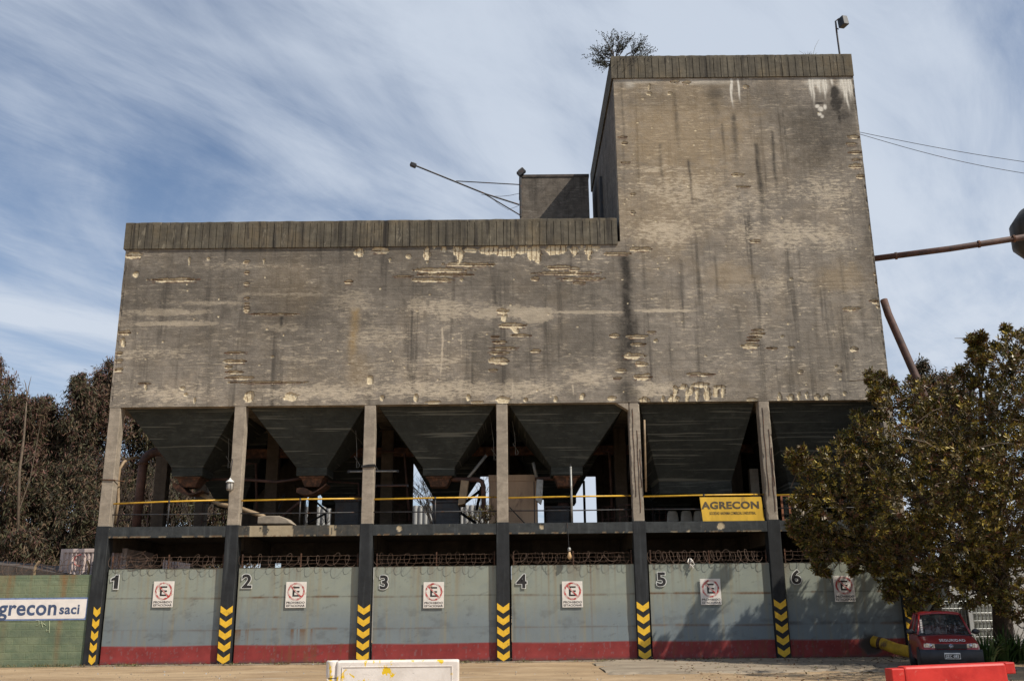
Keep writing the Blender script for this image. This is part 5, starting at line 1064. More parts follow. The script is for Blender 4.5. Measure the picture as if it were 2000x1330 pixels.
# ------------------------------------------------------------------ car
def lerp(a, b, t): return a+(b-a)*t
def make_car(loc, yaw):
    g = thing('parked_car', 'small red hatchback lettered SEGURIDAD under the tree', 'car', loc); g.rotation_euler = (0, 0, yaw)
    # body below the belt: sections along the length, front at -y
    st = [(-1.84, .60, .24, .50, .56), (-1.80, .70, .22, .60, .66), (-1.70, .755, .20, .68, .73), (-1.35, .77, .20, .75, .815), (-.95, .775, .20, .80, .875), (-.72, .775, .20, .83, .905), (.0, .775, .20, .84, .90), (1.0, .775, .20, .86, .92), (1.62, .76, .22, .86, .93), (1.78, .72, .26, .80, .86), (1.82, .64, .30, .70, .74)]
    m = MB(); ring = []
    for y, w_, zb_, zs_, zt_ in st:
        half = [(w_*.90, zb_), (w_, zb_+.10), (w_*1.0, (zb_+zs_)/2), (w_*.985, zs_), (w_*.92, lerp(zs_, zt_, .75)), (w_*.60, zt_), (0, zt_+.012)]
        r = [(x, y, z) for x, z in half]+[(-x, y, z) for x, z in reversed(half[:-1])]+[(0, y, zb_)]; ring.append(r)
    n = len(ring[0]); vs = [p for r in ring for p in r]
    fs = [(i*n+j, i*n+(j+1) % n, (i+1)*n+(j+1) % n, (i+1)*n+j) for i in range(len(st)-1) for j in range(n)]+[tuple(range(n-1, -1, -1)), tuple(range((len(st)-1)*n, len(st)*n))]
    m.add(vs, fs); bd = m.build('body', 'car_red', g, True, local=True); sm = bd.modifiers.new('s', 'SUBSURF'); sm.levels = sm.render_levels = 2
    # cabin: pillars and roof
    F0, F1, R0, R1 = -.78, -.18, 1.62, 1.18; zbt, zrf = .90, 1.43; wb, wr = .70, .535
    m = MB()
    def cab(t, s_): return None
    roof = []
    for y, w_, z in ((F1-.02, wr, zrf-.035), (F1+.25, wr+.015, zrf), (.5, wr+.015, zrf+.012), (R1-.1, wr, zrf-.01), (R1+.05, wr-.02, zrf-.05)):
        roof.append([(-w_-.03, y, z-.055), (-w_, y, z-.012), (-w_*.5, y, z+.012), (0, y, z+.018), (w_*.5, y, z+.012), (w_, y, z-.012), (w_+.03, y, z-.055)])
    nr = 7; vs = [p for r in roof for p in r]; m.add(vs+[(p[0]*.96, p[1], p[2]-.03) for p in vs], [(i*nr+j, i*nr+j+1, (i+1)*nr+j+1, (i+1)*nr+j) for i in range(4) for j in range(6)]+[(35+i*nr+j, 35+(i+1)*nr+j, 35+(i+1)*nr+j+1, 35+i*nr+j+1) for i in range(4) for j in range(6)]+[(j+1, j, 35+j, 35+j+1) for j in range(6)])
    m.build('roof', 'car_red', g, True, local=True)
    for sx in (-1, 1):
        m = MB(); m.tube([(sx*(wb-.0), F0+.02, zbt-.02), (sx*(wr+.012), F1-.0, zrf-.055)], .028, 6); m.tube([(sx*(wb+.03), .35, zbt-.02), (sx*(wr+.03), .35, zrf-.05)], .03, 6); m.tube([(sx*(wb), R0-.05, zbt), (sx*(wr), R1, zrf-.06)], .055, 6); m.build('pillar', 'car_red', g, True, local=True)
        m = MB(); y0_, y1_ = F0+.10, R0-.12; m.add([(sx*(wb+.02), y0_, zbt), (sx*(wb+.02), y1_, zbt), (sx*(wr+.02), R1-.05, zrf-.06), (sx*(wr+.02), F1+.04, zrf-.06)], [(0, 1, 2, 3) if sx > 0 else (0, 3, 2, 1)]); m.build('side_window', 'car_glass', g, local=True)
        m = MB(); m.lathe([(.02, -.06), (.075, -.05), (.09, 0), (.085, .05)], (sx*(wb+.17), F0+.28, .955), 12, axis='y'); mr = m.build('mirror', 'car_trim', g, True, local=True); mr.data.transform(Matrix.Translation((sx*(wb+.17), F0+.28, .955)) @ Matrix.Diagonal((1.25, .8, .75, 1)) @ Matrix.Translation((-sx*(wb+.17), -F0-.28, -.955)))
        m = MB(); m.tube([(sx*(wb+.0), F0+.28, .93), (sx*(wb+.12), F0+.28, .945)], .02, 6); m.build('mirror_arm', 'car_trim', g, local=True)
        # headlight and indicator
        m = MB(); x0, x1 = sx*.395, sx*.675; pl = [(x0, .605), (sx*.64, .595), (x1, .635), (x1-sx*.0, .70), (sx*.60, .715), (x0+sx*.01, .70)]; pl = pl if sx > 0 else pl[::-1]
        m.add([(x, -1.825+.16*max(0, abs(x)-.45), z) for x, z in pl]+[(x, -1.60, z) for x, z in pl], [tuple(range(6))]+[((k+1) % 6, k, 6+k, 6+(k+1) % 6) for k in range(6)]); hl = m.build('headlight', 'headlight_glass', g, local=True, bevel=.008)
        m = MB(); m.lathe([(.042, 0), (.045, .01), (.02, .015)], (sx*.50, -1.835, .655), 14, axis='y'); m.build('headlight_bulb', 'chrome', hl, True, local=True)
        for yw in (-1.22, 1.16):
            m = MB(); m.lathe([(.19, -.09), (.27, -.085), (.285, -.06), (.285, .06), (.27, .085), (.19, .09)], (sx*.69, yw, .285), 28, axis='x'); wh = m.build('wheel', 'tyre', g, True, local=True)
            m = MB(); m.lathe([(.02, .10), (.18, .092), (.19, .06)], (sx*.69, yw, .285), 20, axis='x'); rm = m.build('rim', 'chrome', wh, True, local=True)
            if sx < 0: rm.data.transform(Matrix.Translation((sx*.69*2, 0, 0)) @ Matrix.Diagonal((-1, 1, 1, 1))); 
            m = MB(); m.lathe([(.31, -.11), (.33, .085)], (sx*.695, yw, .30), 28, axis='x'); m.build('wheel_arch', 'car_trim', g, True, local=True)
    # screens
    m = MB(); n = 8; vs = []
    for k in range(n+1):
        t_ = k/n*2-1; vs += [(t_*(wb-.035), F0-.045+.07*t_*t_, zbt+.0), (t_*(wr-.0), F1-.03+.05*t_*t_, zrf-.05)]
    m.add(vs, [(2*k, 2*k+2, 2*k+3, 2*k+1) for k in range(n)]); m.build('windscreen', 'car_glass', g, True, local=True)
    m = MB(); m.add([(-wb+.04, R0-.02, zbt), (wb-.04, R0-.02, zbt), (wr-.02, R1+.04, zrf-.06), (-wr+.02, R1+.04, zrf-.06)], [(1, 0, 3, 2)]); m.build('rear_window', 'car_glass', g, local=True)
    m = MB(); m.box(-.72, .72, -.95, -.70, .86, .892); m.build('scuttle', 'car_trim', g, local=True, bevel=.02)
    m = MB(); m.tube([(-.45, -.84, .905), (.08, -.795, .955)], .008, 5); m.tube([(.02, -.84, .905), (.55, -.79, .95)], .008, 5); m.build('wiper', 'car_trim', g, local=True)
    # seats and dashboard seen through the glass
    for sx in (-1, 1):
        m = MB(); m.box(sx*.33-.22, sx*.33+.22, .05, .18, .55, 1.05, taper=.02); m.box(sx*.33-.12, sx*.33+.12, .08, .16, 1.06, 1.22, taper=.02); m.box(sx*.33-.22, sx*.33+.22, -.35, .18, .45, .56); m.build('seat', 'seat_cloth', g, local=True, bevel=.03)
    m = MB(); m.box(-.66, .66, -.70, -.42, .75, .90); m.build('dashboard', 'seat_cloth', g, local=True, bevel=.03)
    m = MB(); [m.box(-.60+.002*k, -.545+.002*k, -.742+.028*k, -.738+.028*k, .93+.055*k, .975+.055*k) for k in range(6)]; m.build('windscreen_sticker', 'sign_white', g, local=True)
    # nose: grille, bumper, plate, badge
    m = MB(); m.box(-.40, .40, -1.862, -1.76, .585, .70); gr = m.build('grille', 'car_trim', g, local=True, bevel=.012)
    m = MB(); [m.box(-.37, .37, -1.869, -1.862, z_, z_+.010) for z_ in (.605, .632, .659)]; m.build('grille_bar', 'black_rubber', gr, local=True)
    m = MB(); vs = []; n = 14
    prof = [(.0, .20), (-.05, .24), (-.075, .38), (-.075, .50), (-.045, .565), (.0, .575)]
    for k in range(n+1):
        t_ = k/n*2-1; x = t_*.785; yb = -1.84+.13*abs(t_)**3.5; yb2 = yb if abs(t_) < 1 else yb+.0
        for dy, z in prof: vs.append((x, yb+dy, z))
    N = len(prof); m.add(vs, [(k*N+j, (k+1)*N+j, (k+1)*N+j+1, k*N+j+1) for k in range(n) for j in range(N-1)])
    for sx in (-1, 1): m.box(sx*.785-.012, sx*.785+.012, -1.74, -1.45, .24, .56)
    bp = m.build('front_bumper', 'car_trim', g, True, local=True)
    m = MB(); m.box(-.35, .35, -1.921, -1.91, .26, .33); m.build('air_intake', 'black_rubber', bp, local=True)
    m = MB(); m.box(-.20, .20, -1.935, -1.917, .36, .50); pl = m.build('number_plate', 'plate_white', g, local=True, bevel=.004)
    m = MB(); m.box(-.185, .185, -1.9375, -1.9352, .375, .47); m.build('plate_field', 'sign_black', pl, local=True)
    text_mesh('plate_lettering', 'JZC 683', .085, 'plate_white', (0, -1.938, .42), pl, .003, .001, width=.33, local=True)
    m = MB(); m.lathe([(.055, 0), (.055, .012), (.045, .018)], (0, -1.884, .645), 20, axis='y'); bg_ = m.build('badge', 'chrome', g, True, local=True); 
    m = MB(); m.lathe([(.038, 0), (.038, .006)], (0, -1.889, .645), 20, axis='y'); m.build('badge_face', 'letter_blue', bg_, True, local=True)
    m = MB(); [m.box(-.022+k*.013, -.017+k*.013, -1.892, -1.888, .625, .665) for k in range(4)]; m.build('badge_bar', 'chrome', bg_, local=True)
    # lettering follows the slope of the bonnet
    y0, z0, y1, z1 = -1.70, .742, -1.35, .827; sl = math.atan2(z1-z0, y1-y0)
    text_mesh('bonnet_lettering', 'SEGURIDAD', .27, 'outline_white', (.08, -1.62, .775), g, .003, .002, width=.66, rot=(sl+.03, 0, 0), local=True)
    return g
cx_ = atz(1862, 1284, .40)
car_yaw = math.radians(-17); fw = Vector((math.sin(car_yaw)*-1, 0, 0))
fd = Vector((math.sin(-(-car_yaw)), -math.cos(car_yaw), 0)); fd = Matrix.Rotation(car_yaw, 3, 'Z') @ Vector((0, -1.93, 0))
print('car front', cx_, fd)
car = make_car((cx_[0]-fd.x, cx_[1]-fd.y, 0.03), car_yaw); car.scale = (.83, .95, .94)

# ------------------------------------------------------------------ vegetation
def leaves(P0, dirs, L, Wd, nrm=None, fold=.25, rg=rng, midx=None):
    """one pointed, slightly folded leaf per point: returns verts, faces"""
    n = len(P0); d = dirs/np.linalg.norm(dirs, axis=1, keepdims=True)
    r = rg.normal(size=(n, 3)) if nrm is None else nrm+rg.normal(size=(n, 3))*.35
    s_ = np.cross(d, r); s_ /= np.linalg.norm(s_, axis=1, keepdims=True)+1e-9; u = np.cross(s_, d)
    L = np.broadcast_to(L, (n,))[:, None]; Wd = np.broadcast_to(Wd, (n,))[:, None]
    a = P0; t = P0+d*L; l = P0+d*L*.5+s_*Wd*.5+u*Wd*fold; q = P0+d*L*.5-s_*Wd*.5+u*Wd*fold
    V = np.stack([a, q, t, l], 1).reshape(-1, 3); k = np.arange(n)*4
    Fc = np.stack([k, k+1, k+2, k+3], 1)
    return V, Fc
def leaf_object(name, V, Fc, mats, midx, parent):
    me = D.meshes.new(name); me.vertices.add(len(V)); me.vertices.foreach_set('co', V.ravel()); nf = len(Fc)
    me.loops.add(nf*4); me.loops.foreach_set('vertex_index', Fc.ravel().astype(np.int32)); me.polygons.add(nf)
    me.polygons.foreach_set('loop_start', np.arange(nf, dtype=np.int32)*4); me.polygons.foreach_set('loop_total', np.full(nf, 4, np.int32))
    for m in mats: me.materials.append(MATS[m])
    me.polygons.foreach_set('material_index', midx.astype(np.int32)); me.update(calc_edges=True)
    o = link(D.objects.new(name, me)); finish(o, parent); return o
def rand_in(n, c, r, rg=rng, shell=.35):
    d = rg.normal(size=(n, 3)); d /= np.linalg.norm(d, axis=1, keepdims=True); rad = (shell+(1-shell)*rg.random(n)**.6)[:, None]
    return np.array(c)+d*rad*np.array(r), d
def gum_tree(x, y, top, width, label, hue, n=9000, base=1.5, trunk=True, leafL=.26):
    g = thing('gum_tree', label, 'tree', (x, y, 0), 'trees behind the silo')
    rg = np.random.default_rng(int(abs(x*13+y*7+top*3))); H = top; cl = []
    K = int(11+width*2.2)
    for k in range(K):
        t = rg.random(); z = base+(H-base)*(.08+.90*t**.85); rr = width*(.55 if z < H*.8 else .28)*(1-abs(t-.45)*.5)
        cl.append(((x+rg.uniform(-rr, rr), y+rg.uniform(-rr, rr)*.8, z-.5), (rg.uniform(.55, 1.05)*width*.26, width*.26, rg.uniform(.7, 1.25)*width*.28)))
    cl.append(((x, y, H-.75), (.45, .45, .7))); cl.append(((x+.3, y, H-1.6), (.8, .8, .9)))
    Vs, Fs, Ms = [], [], []; off = 0
    for c, r in cl:
        k_ = max(60, int(n*1.9/len(cl))); sub = 12; cs, _ = rand_in(sub, c, r, rg, .5)
        pk = cs[rg.integers(0, sub, k_)]+rg.normal(size=(k_, 3))*np.array(r)*.24
        dr = rg.normal(size=(k_, 3))*.55+np.array([0, 0, -.75]); V, Fc = leaves(pk, dr, leafL*rg.uniform(.6, 1.3, k_), .055*rg.uniform(.7, 1.4, k_), rg=rg)
        hh = rg.random(); w_ = np.array(hue)*rg.uniform(.5, 1.5, 4); w_ /= w_.sum(); Ms.append(rg.choice(4, k_, p=w_)); Vs.append(V); Fs.append(Fc+off); off += len(V)
    leaf_object('crown', np.concatenate(Vs), np.concatenate(Fs), ['gum_green', 'gum_brown', 'gum_red', 'gum_dark'], np.concatenate(Ms), g)
    m = MB(); m.tube([(x, y, 0), (x+.1, y, H*.3), (x-.1, y, H*.6), (x, y, H*.93)], [.20, .15, .09, .03], 8)
    for c, r in cl[::2]:
        z0 = max(.8, c[2]-1.6-rg.random()); m.tube([(x, y, z0), ((x+c[0])/2, (y+c[1])/2, (z0+c[2])/2+.1), c], [.06, .04, .015], 5)
    m.build('trunk', 'bark', g)
    return g
def topz(px, py, Y): return at(px, py, Y)[2]
gt = [(-8, 692, 20, 4.2, 'dull red leaved tree at the left edge behind the wall', (.5, 1.2, 1.8, .5)),
      (45, 764, 19, 3.4, 'lower brown tree beside the bare white trunk', (.8, 1.2, 1., .8)),
      (98, 772, 21, 3.8, 'grey brown tree left of the pointed tree', (1., 1.2, .6, .8)),
      (156, 732, 20, 3.6, 'dark pointed tree left of the building', (1., 1., .8, 1.1)),
      (208, 702, 22, 4.0, 'tallest red brown tree touching the building edge', (.8, 1.2, 1.1, .8)),
      (275, 745, 24, 4.4, 'green brown tree seen through the first bay', (1.4, 1.1, .3, .6)),
      (360, 800, 24, 4.2, 'green brown tree behind the first hopper', (1.4, 1.1, .3, .6)),
      (20, 900, 17.5, 3.0, 'low olive bush tree over the sheet roof', (1.2, 1.2, .5, .7)),
      (100, 940, 18, 3.2, 'low dark tree left of the container', (1.2, 1., .3, 1.)),
      (165, 900, 18.5, 3.0, 'low brown tree above the container', (1.2, 1.2, .4, .9)),
      (-90, 730, 22, 4.4, 'wide tree just outside the left of the photo', (.8, 1.2, 1., .8)),
      (310, 900, 23, 4.0, 'low green bush seen over the rail of bay one', (1.5, 1., .2, .6)),
      (250, 930, 22, 3.6, 'dull green tree far behind the rusty duct', (1.5, 1., .2, .6)),
      (410, 930, 24, 4.0, 'low bush seen between the columns of bay one', (1.5, 1., .2, .6)),
      (470, 960, 25, 3.6, 'dull green tree far behind the second column', (1.5, 1., .2, .6)),
      (60, 1030, 16, 2.4, 'scrubby brown bush over the green wall', (1.2, 1.2, .4, .7)),
      (215, 1010, 17, 2.6, 'scrubby brown bush left of the edge column', (1.2, 1.2, .4, .7))]
for px, py, Y, w_, lb, hue in gt:
    x = at(px, py, Y)[0]; gum_tree(x, Y, topz(px, py, Y), w_, lb, hue, 13000 if py < 900 else 7000, base=.6, leafL=.30)
gum_tree(at(1795, 705, 12)[0], 12, topz(1795, 700, 12), 2.6, 'green tree top showing between the slanted pipe and the big tree', (1.6, .8, .2, .5), 9000)
gum_tree(at(1850, 725, 14)[0], 14, topz(1850, 722, 14), 3.2, 'brown tree top behind the big tree at the right', (.8, 1.4, .6, .5), 9000)
# bare white trunk
Y = 16.; g = thing('dead_tree', 'bare white trunk with thin twigs before the left trees', 'tree', P(32, 1100, Y))
m = MB(); m.tube([P(33, 1110, Y), P(38, 920, Y), P(46, 860, Y), P(50, 810, Y), P(52, 785, Y)], [.075, .065, .055, .04, .02], 7); m.build('trunk', 'twig_bark', g, True)
m = MB(); [m.tube([P(*a, Y), P(*b, Y), P(*c_, Y)], [.03, .02, .008], 5) for a, b, c_ in (((40, 910), (62, 895), (88, 872)), ((36, 1000), (60, 930), (80, 820)), ((52, 780), (56, 755), (61, 735)), ((53, 775), (50, 750), (47, 742)), ((38, 930), (24, 945), (12, 948)), ((34, 1090), (50, 1060), (72, 1030)), ((34, 1100), (56, 1075), (60, 1040)))]; m.build('twigs', 'twig_bark', g)
# bare trees behind the rear openings
def bare_tree(px, Y, top, label, seed):
    x = at(px, 1000, Y)[0]; g = thing('bare_tree', label, 'tree', (x, Y, 0), 'leafless trees behind the silo'); rg = random.Random(seed); m = MB(); H = at(px, top, Y)[2]
    def br(p, d, L, r, k):
        q = Vector(p)+d*L; mid = (Vector(p)+q)/2+Vector((rg.uniform(-.1, .1), rg.uniform(-.1, .1), 0))*L; m.tube([p, mid, q], r, 5, caps=False, r2=r*.6)
        if k == 0: return
        p = Vector(p)
        for _ in range(3): nd = (d+Vector((rg.uniform(-.8, .8), rg.uniform(-.6, .6), rg.uniform(-.1, .5)))).normalized(); br(Vector(p).lerp(q, rg.uniform(.5, 1.)), nd, L*rg.uniform(.55, .8), r*.55, k-1)
    br(Vector((x, Y, 0)), Vector((0, 0, 1)), H*.45, .12, 5); m.build('branches', 'bark' if px < 400 else 'pale_bark', g)
for a in ((822, 14, 905, 'leafless tree seen through the opening above gate 3', 1), (925, 13, 915, 'leafless tree seen left of the fourth column', 2), (905, 16, 940, 'farther leafless tree above gate 3', 3), (605, 15, 985, 'small leafless tree seen above gate 2', 4), (350, 16, 900, 'leafless tree twisting behind the first hopper', 5), (245, 17, 890, 'leafless tree left of the rusty duct', 6)): bare_tree(*a)

rg = np.random.default_rng(77); n = 26000; x = rg.uniform(-190, 190, n); y = rg.uniform(72, 84, n); hh = 3.6+3.4*vnoise(x*.06+50, x*0, 401, 4); z = hh*rg.random(n)**.7
V, Fc = leaves(np.stack([x, y, z], 1), rg.normal(size=(n, 3)), rg.uniform(.7, 1.3, n), rg.uniform(.5, .9, n), rg=rg); o = leaf_object('far_wood', V, Fc, ['gum_green', 'gum_brown', 'gum_dark'], rg.integers(0, 3, n), None); o['kind'] = 'stuff'; o['label'] = 'far belt of trees on the horizon'
# ---- the big magnolia at the right
Ym = -3.4
tb = thing('magnolia_tree', 'large olive and rust leaved tree covering the right end of the silo', 'tree', (at(1960, 1240, -2.6)[0], -2.6, 0))
clumps = [(1565, 908, 26, -2.6), (1590, 960, 42, -2.7), (1570, 1010, 26, -2.5), (1580, 1050, 32, -2.8), (1615, 1072, 36, -3.0), (1640, 905, 50, -3.2), (1640, 990, 60, -3.4), (1690, 850, 42, -3.3), (1722, 752, 22, -3.0), (1745, 790, 42, -3.4), (1715, 930, 62, -3.8), (1700, 1050, 60, -3.6), (1680, 1098, 24, -3.2),
          (1800, 775, 48, -3.6), (1790, 870, 70, -4.4), (1780, 980, 75, -4.8), (1770, 1080, 62, -4.2), (1740, 1130, 30, -3.4), (1790, 1165, 26, -4.0), (1850, 760, 38, -3.6), (1870, 830, 66, -4.4), (1880, 930, 80, -5.2), (1870, 1040, 78, -5.0), (1850, 1130, 44, -4.6), (1900, 1160, 34, -4.6), (1900, 722, 30, -3.8), (1925, 685, 26, -3.6), (1905, 675, 14, -3.5),
          (1960, 720, 50, -4.2), (1985, 670, 36, -4.0), (1975, 810, 70, -4.8), (1985, 910, 80, -5.4), (1975, 1020, 80, -5.2), (1965, 1120, 56, -4.8), (1990, 1180, 34, -4.6), (2060, 760, 90, -3.8), (2070, 920, 95, -4.4), (2070, 1080, 90, -4.2), (2030, 660, 40, -3.6), (1660, 870, 22, -3.), (1545, 905, 12, -2.5), (1700, 745, 10, -2.9), (1608, 1108, 12, -3.), (1870, 900, 70, -2.6), (1960, 870, 80, -2.4), (1770, 900, 60, -2.4), (1950, 1010, 70, -2.4), (1800, 1040, 60, -2.2), (2120, 850, 90, -3.), (2130, 1020, 90, -3.)]
rg = np.random.default_rng(21); RP, RD = [], []
big = list(clumps); clumps = [(a, b, r*.93, Y) for a, b, r, Y in clumps]
for a, b, r, Y in big:
    for _ in range(3):
        t_ = rg.uniform(0, 2*PI); q_ = r*rg.uniform(.92, 1.12); clumps.append((a+q_*math.cos(t_), min(b+q_*math.sin(t_), 1190), rg.uniform(6, 15), Y+rg.uniform(-.4, .6)))
for px, py, r, Y in clumps:
    c = at(px, py, Y); R = r/72.; n = int(24+R*R*330); d = rg.normal(size=(n, 3)); d /= np.linalg.norm(d, axis=1, keepdims=True)
    rad = R*(.45+.62*rg.random(n)**.55)[:, None]; RP.append(c+d*rad*np.array([1, 1.15, 1])); RD.append(d+np.array([0, -.15, .45]))
RP = np.concatenate(RP); RD = np.concatenate(RD); RD += rg.normal(size=RD.shape)*.35; RD /= np.linalg.norm(RD, axis=1, keepdims=True)
# thin out by a noise so that gaps show
g1 = vnoise(RP[:, 0]*1.5+50, RP[:, 2]*1.5+RP[:, 1]*.9+50, 300, 3); kp = g1 > .285; RP, RD = RP[kp], RD[kp]
nl = 9; n = len(RP); B = np.repeat(RP, nl, 0); Dm = np.repeat(RD, nl, 0); a = (np.tile(np.arange(nl), n)*2.4+np.repeat(rg.random(n)*6, nl))
up = np.where(np.abs(Dm[:, 2:3]) < .9, np.array([[0, 0, 1.]]), np.array([[1., 0, 0]])); s1 = np.cross(Dm, up); s1 /= np.linalg.norm(s1, axis=1, keepdims=True); s2 = np.cross(Dm, s1)
sp_ = np.tile(np.linspace(.35, 1.5, nl), n)[:, None]; dr = Dm+(s1*np.cos(a)[:, None]+s2*np.sin(a)[:, None])*sp_+np.array([0, 0, -.18])
V, Fc = leaves(B-Dm*.02*np.tile(np.arange(nl), n)[:, None], dr, rg.uniform(.085, .155, len(B)), rg.uniform(.038, .060, len(B)), nrm=Dm, fold=.18, rg=rg)
tone = vnoise(RP[:, 0]*.9+20, RP[:, 2]*.9+20, 310, 3); pr_ = rg.random(n); base_m = np.where(pr_ < .58, 0, np.where(pr_ < .80, 1, np.where(pr_ < .87+.2*(tone-.5), 2, 3)))
ms = np.repeat(base_m, nl); fl = rg.random(len(ms)); ms = np.where(fl < .14, 1, np.where(fl > .93, 2, ms))
print('magnolia leaves', len(V)//4)
leaf_object('crown', V, Fc, ['leaf_olive', 'leaf_dark', 'leaf_brown', 'leaf_yellow'], ms, tb)
m = MB(); tx = tb.location.x
m.tube([(tx, -2.6, 0), (tx-.03, -2.62, .5), (tx+.02, -2.7, 1.6), (tx-.05, -3.0, 3.2), (tx-.2, -3.4, 5.0), (tx+.1, -3.7, 7.)], [.36, .27, .24, .20, .13, .06], 12)
m.build('trunk', 'bark', tb, True)
m = MB()
for px, py, r, Y in clumps[:38]:
    c = Vector(at(px, py, Y)); z0 = min(max(1.8, c.z-2.2), 5.5); p0 = Vector((tx-.05, -3.1, z0)); mid = p0.lerp(c, .5)+Vector((random.uniform(-.2, .2), random.uniform(-.3, .3), random.uniform(-.1, .35)))
    m.tube([p0, mid, c], [.07, .045, .018], 6)
    for _ in range(6):
        e = c+Vector((random.uniform(-1, 1), random.uniform(-1, 1), random.uniform(-1, 1)))*r/75.; m.tube([mid.lerp(c, random.uniform(.4, 1)), (mid.lerp(c, .8)+e)/2+Vector((0, 0, .08)), e], [.016, .011, .006], 4)
for _ in range(150):
    c = Vector(RP[rg.integers(0, len(RP))]); d = Vector((random.uniform(-1, 1), random.uniform(-.8, .2), random.uniform(-.6, .7))).normalized(); m.tube([c-d*.5, c+Vector((0, -.05, .06)), c+d*.35], [.018, .013, .006], 4)
m.build('branches', 'twig_bark', tb)
rg = np.random.default_rng(5); st_ = thing('added_shade_tree', 'unseen broad tree added outside the right edge to shade the red car', 'tree', (15.6, -10.2, 0)); LPs = []  # unseen tree, added beyond the right edge to throw shade on the car
for k in range(44):
    c = np.array([15.9, -10.6, 7.2])+rg.normal(size=3)*np.array([1.5, 1.8, 1.7]); r = rg.uniform(.7, 1.2); d = rg.normal(size=(420, 3)); d /= np.linalg.norm(d, axis=1, keepdims=True); LPs.append(c+d*r*(.4+.6*rg.random(420)[:, None]))
LPs = np.concatenate(LPs); V, Fc = leaves(LPs, rg.normal(size=LPs.shape), rg.uniform(.16, .26, len(LPs)), rg.uniform(.07, .10, len(LPs)), rg=rg); leaf_object('crown', V, Fc, ['leaf_olive', 'leaf_dark'], rg.integers(0, 2, len(LPs)), st_)
m = MB(); m.tube([(15.6, -10.2, 0), (15.5, -10.3, 2.5), (15.2, -10.4, 6.5)], [.3, .2, .08], 10); m.build('trunk', 'bark', st_)
# ---- strap leaved plants at its foot
for k, (px, py, s_, lb) in enumerate(((1925, 1276, .95, 'spiky green plant right behind the car'), (1962, 1284, 1.1, 'biggest strap leaved plant below the tree trunk'), (1992, 1280, 1., 'strap leaved plant at the right edge'), (2030, 1285, 1., 'strap leaved plant just outside the frame'))):
    b_ = atz(px, py+12, 0); b_[1] = min(b_[1], -3.3) if k else -3.9; x = at(px, py, b_[1])[0]
    g = thing('strap_plant', lb, 'plant', (x, b_[1], 0), 'strap leaved plants under the tree'); V = []; Fc = []
    rg2 = random.Random(k+5); m = MB()
    for j in range(90):
        a = rg2.random()*2*PI; L = s_*rg2.uniform(.5, 1.0); lean = rg2.uniform(.25, 1.15); w_ = .032; bx, by = x+math.cos(a)*.12*rg2.random()*2, b_[1]+math.sin(a)*.25*rg2.random(); pts = []
        for q_ in range(7):
            t_ = q_/6; rr = L*.75*lean*t_**1.25; z = L*(1.15*t_-1.0*lean*.62*t_**2.4); pts.append((bx+math.cos(a)*rr, by+math.sin(a)*rr, max(.02, z)))
        sx, sy = -math.sin(a), math.cos(a); ww = [w_*.7, w_, w_, w_*.9, w_*.7, w_*.45, .004]
        vs = [(p[0]+sx*w*s__, p[1]+sy*w*s__, p[2]+(0 if s__ else -.008)) for p, w in zip(pts, ww) for s__ in (-1, 0, 1)]
        m.add(vs, [(i*3+u, i*3+u+1, i*3+u+4, i*3+u+3) for i in range(6) for u in (0, 1)])
    m.build('leaves', 'strap_green', g, True)
    m = MB()
    for j in range(3):
        a = rg2.random()*6; m.tube([(x, b_[1], 0), (x+.1*math.cos(a), b_[1], .6), (x+.4*math.cos(a), b_[1]-.1, 1.05*s_)], [.012, .01, .006], 4)
    m.build('flower_stalk', 'twig_bark', g)
# grass fringe at the right
V = []; n = 2600; x = rng.uniform(13.2, 18, n); y = rng.uniform(-6.4, -2.6, n); kk = rng.random(n) < .9
B = np.stack([x, y, np.full(n, .02)], 1); V, Fc = leaves(B, np.stack([rng.normal(size=n)*.4, rng.normal(size=n)*.4, np.ones(n)], 1), rng.uniform(.05, .14, n), .014)
o = leaf_object('grass', V, Fc, ['lawn', 'dry_grass'], (rng.random(n) < .3).astype(int), None); o['kind'] = 'stuff'; o['label'] = 'short grass by the plants at the right'
n = 700; x = np.concatenate([rng.uniform(4, 15, n), rng.uniform(-14, 12, n//2)]); y = np.concatenate([rng.uniform(-10, -.3, n), -.32-rng.exponential(.35, n//2)])
B = np.stack([x, y, np.full(len(x), .075)], 1); V, Fc = leaves(B, np.stack([rng.normal(size=len(x)), rng.normal(size=len(x)), rng.normal(size=len(x))*.15], 1), rng.uniform(.05, .12, len(x)), .045, nrm=np.tile([[0, 0, 1.]], (len(x), 1)))
o = leaf_object('leaf_litter', V, Fc, ['leaf_brown', 'dry_grass'], (rng.random(len(x)) < .4).astype(int), None); o['kind'] = 'stuff'; o['label'] = 'fallen leaves scattered before the gates'
n = 1500; cx_ = rng.choice(rng.uniform(-24, 12, 34), n); x = cx_+rng.normal(size=n)*.16; y = np.where(x < -13, -.02, -.33)-np.abs(rng.normal(size=n))*.05
B = np.stack([x, y, np.full(n, .02)], 1); V, Fc = leaves(B, np.stack([rng.normal(size=n)*.5, rng.normal(size=n)*.4-.2, np.ones(n)], 1), rng.uniform(.04, .13, n), .014)
o = leaf_object('wall_foot_grass', V, Fc, ['lawn', 'dry_grass'], (rng.random(n) < .5).astype(int), None); o['kind'] = 'stuff'; o['label'] = 'thin weeds along the foot of the gates'
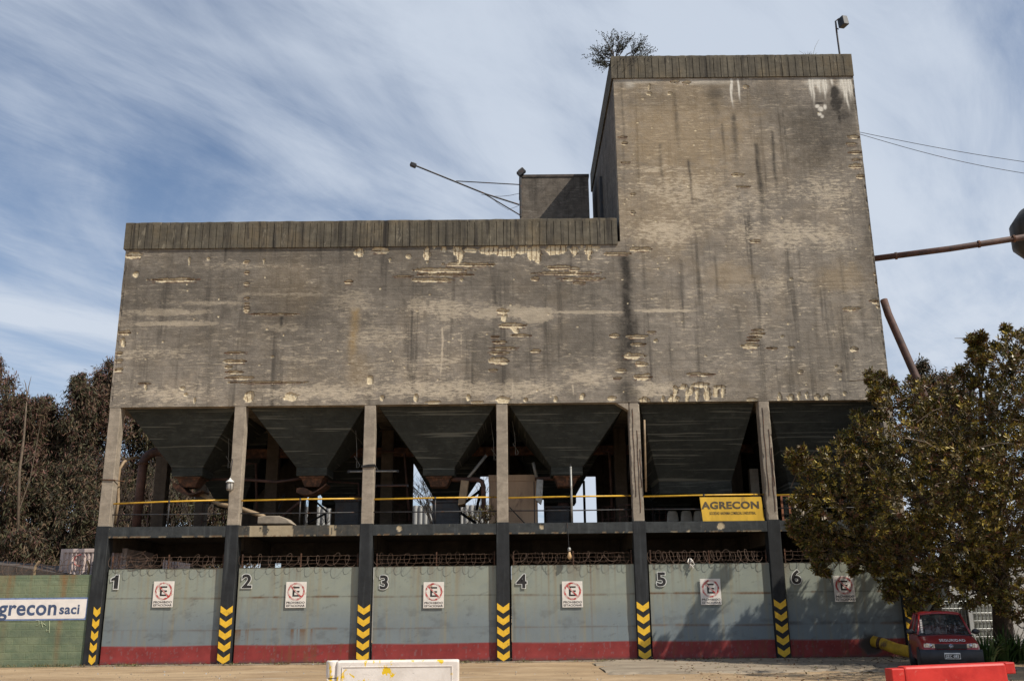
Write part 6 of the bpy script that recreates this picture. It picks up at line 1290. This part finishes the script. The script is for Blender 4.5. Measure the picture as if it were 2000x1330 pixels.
# ---- weeds on the tower
def twiggy(name, label, root, reach, n, seed, mat, spread):
    g = thing(name, label, 'bush', root); rg = random.Random(seed); m = MB(); LP, LD = [], []
    def br(p, d, L, r, k):
        q = p+d*L; q.z -= .0; m.tube([p, (p+q)/2+Vector((rg.uniform(-.06, .06), rg.uniform(-.06, .06), rg.uniform(-.04, .06))), q], r, 4, caps=False, r2=r*.6)
        for s_ in range(int(L/.022)):
            t_ = (s_+rg.random())/max(1, int(L/.045)); c = p.lerp(q, t_); LP.append(c); LD.append((d+Vector((rg.uniform(-1, 1), rg.uniform(-1, 1), rg.uniform(-.6, .9)))).normalized())
        if k:
            for _ in range(3): br(p.lerp(q, rg.uniform(.35, 1)), (d+Vector((rg.uniform(-.7, .7), rg.uniform(-.7, .7), rg.uniform(-.35, .6)))).normalized(), L*rg.uniform(.5, .8), r*.6, k-1)
    for d, L in spread: br(Vector(root), Vector(d).normalized(), L, .022, n)
    m.build('twigs', 'bark', g)
    LP = np.array(LP); LD = np.array(LD); V, Fc = leaves(LP, LD, np.random.default_rng(seed).uniform(.05, .10, len(LP)), .032); leaf_object('foliage', V, Fc, [mat, 'bark'], (np.arange(len(LP)) % 5 == 0).astype(int), g)
rt = P(1203, 112, .25)
twiggy('roof_shrub', 'dark scraggy shrub growing on the left corner of the tower', (rt[0], .25, ZT1-.06), 1, 3, 4, 'weed_green', [((-.9, -.1, .55), .50), ((-.5, -.2, 1.), .48), ((.1, 0, 1), .48), ((.5, 0, 1.), .5), ((1., 0, .75), .6), ((1.2, 0, .45), .70), ((-1., -.3, -.1), .42), ((-.9, -.3, -.55), .40), ((.9, .2, .2), .75), ((-.2, .3, .8), .45)])
x_ = P(1580, 108, .2)[0]; g = thing('grass_tuft', 'dry grass tuft on the tower parapet left of the floodlight', 'grass', (x_, .2, ZT1)); n = 130
B = np.tile(np.array([[x_, .2, ZT1-.02]]), (n, 1))+rng.normal(size=(n, 3))*np.array([.14, .04, .0]); V, Fc = leaves(B, np.stack([rng.normal(size=n)*.9, rng.normal(size=n)*.3, np.ones(n)*.55], 1), rng.uniform(.12, .34, n), .010); leaf_object('blades', V, Fc, ['dry_grass', 'lawn'], (rng.random(n) < .4).astype(int), g)
m = MB(); m.tube([(x_+.1, .2, ZT1), (x_+.25, .2, ZT1+.45), (x_+.42, .2, ZT1+.75)], [.006, .005, .003], 4); m.tube([(x_-.1, .2, ZT1), (x_-.2, .2, ZT1+.2), (x_-.35, .2, ZT1+.3)], [.006, .005, .003], 4); m.build('stalk', 'dry_grass', g)
# weeds beside the fourth column
c = P(950, 1018, 1.2); twiggy('floor_weed', 'small green weed growing at the foot of the fourth column', (c[0], 1.2, FL), 1, 2, 9, 'leaf_olive', [((-.8, 0, .6), .35), ((.3, 0, 1.), .3), ((-.3, -.2, .9), .32), ((.8, 0, .4), .25)])
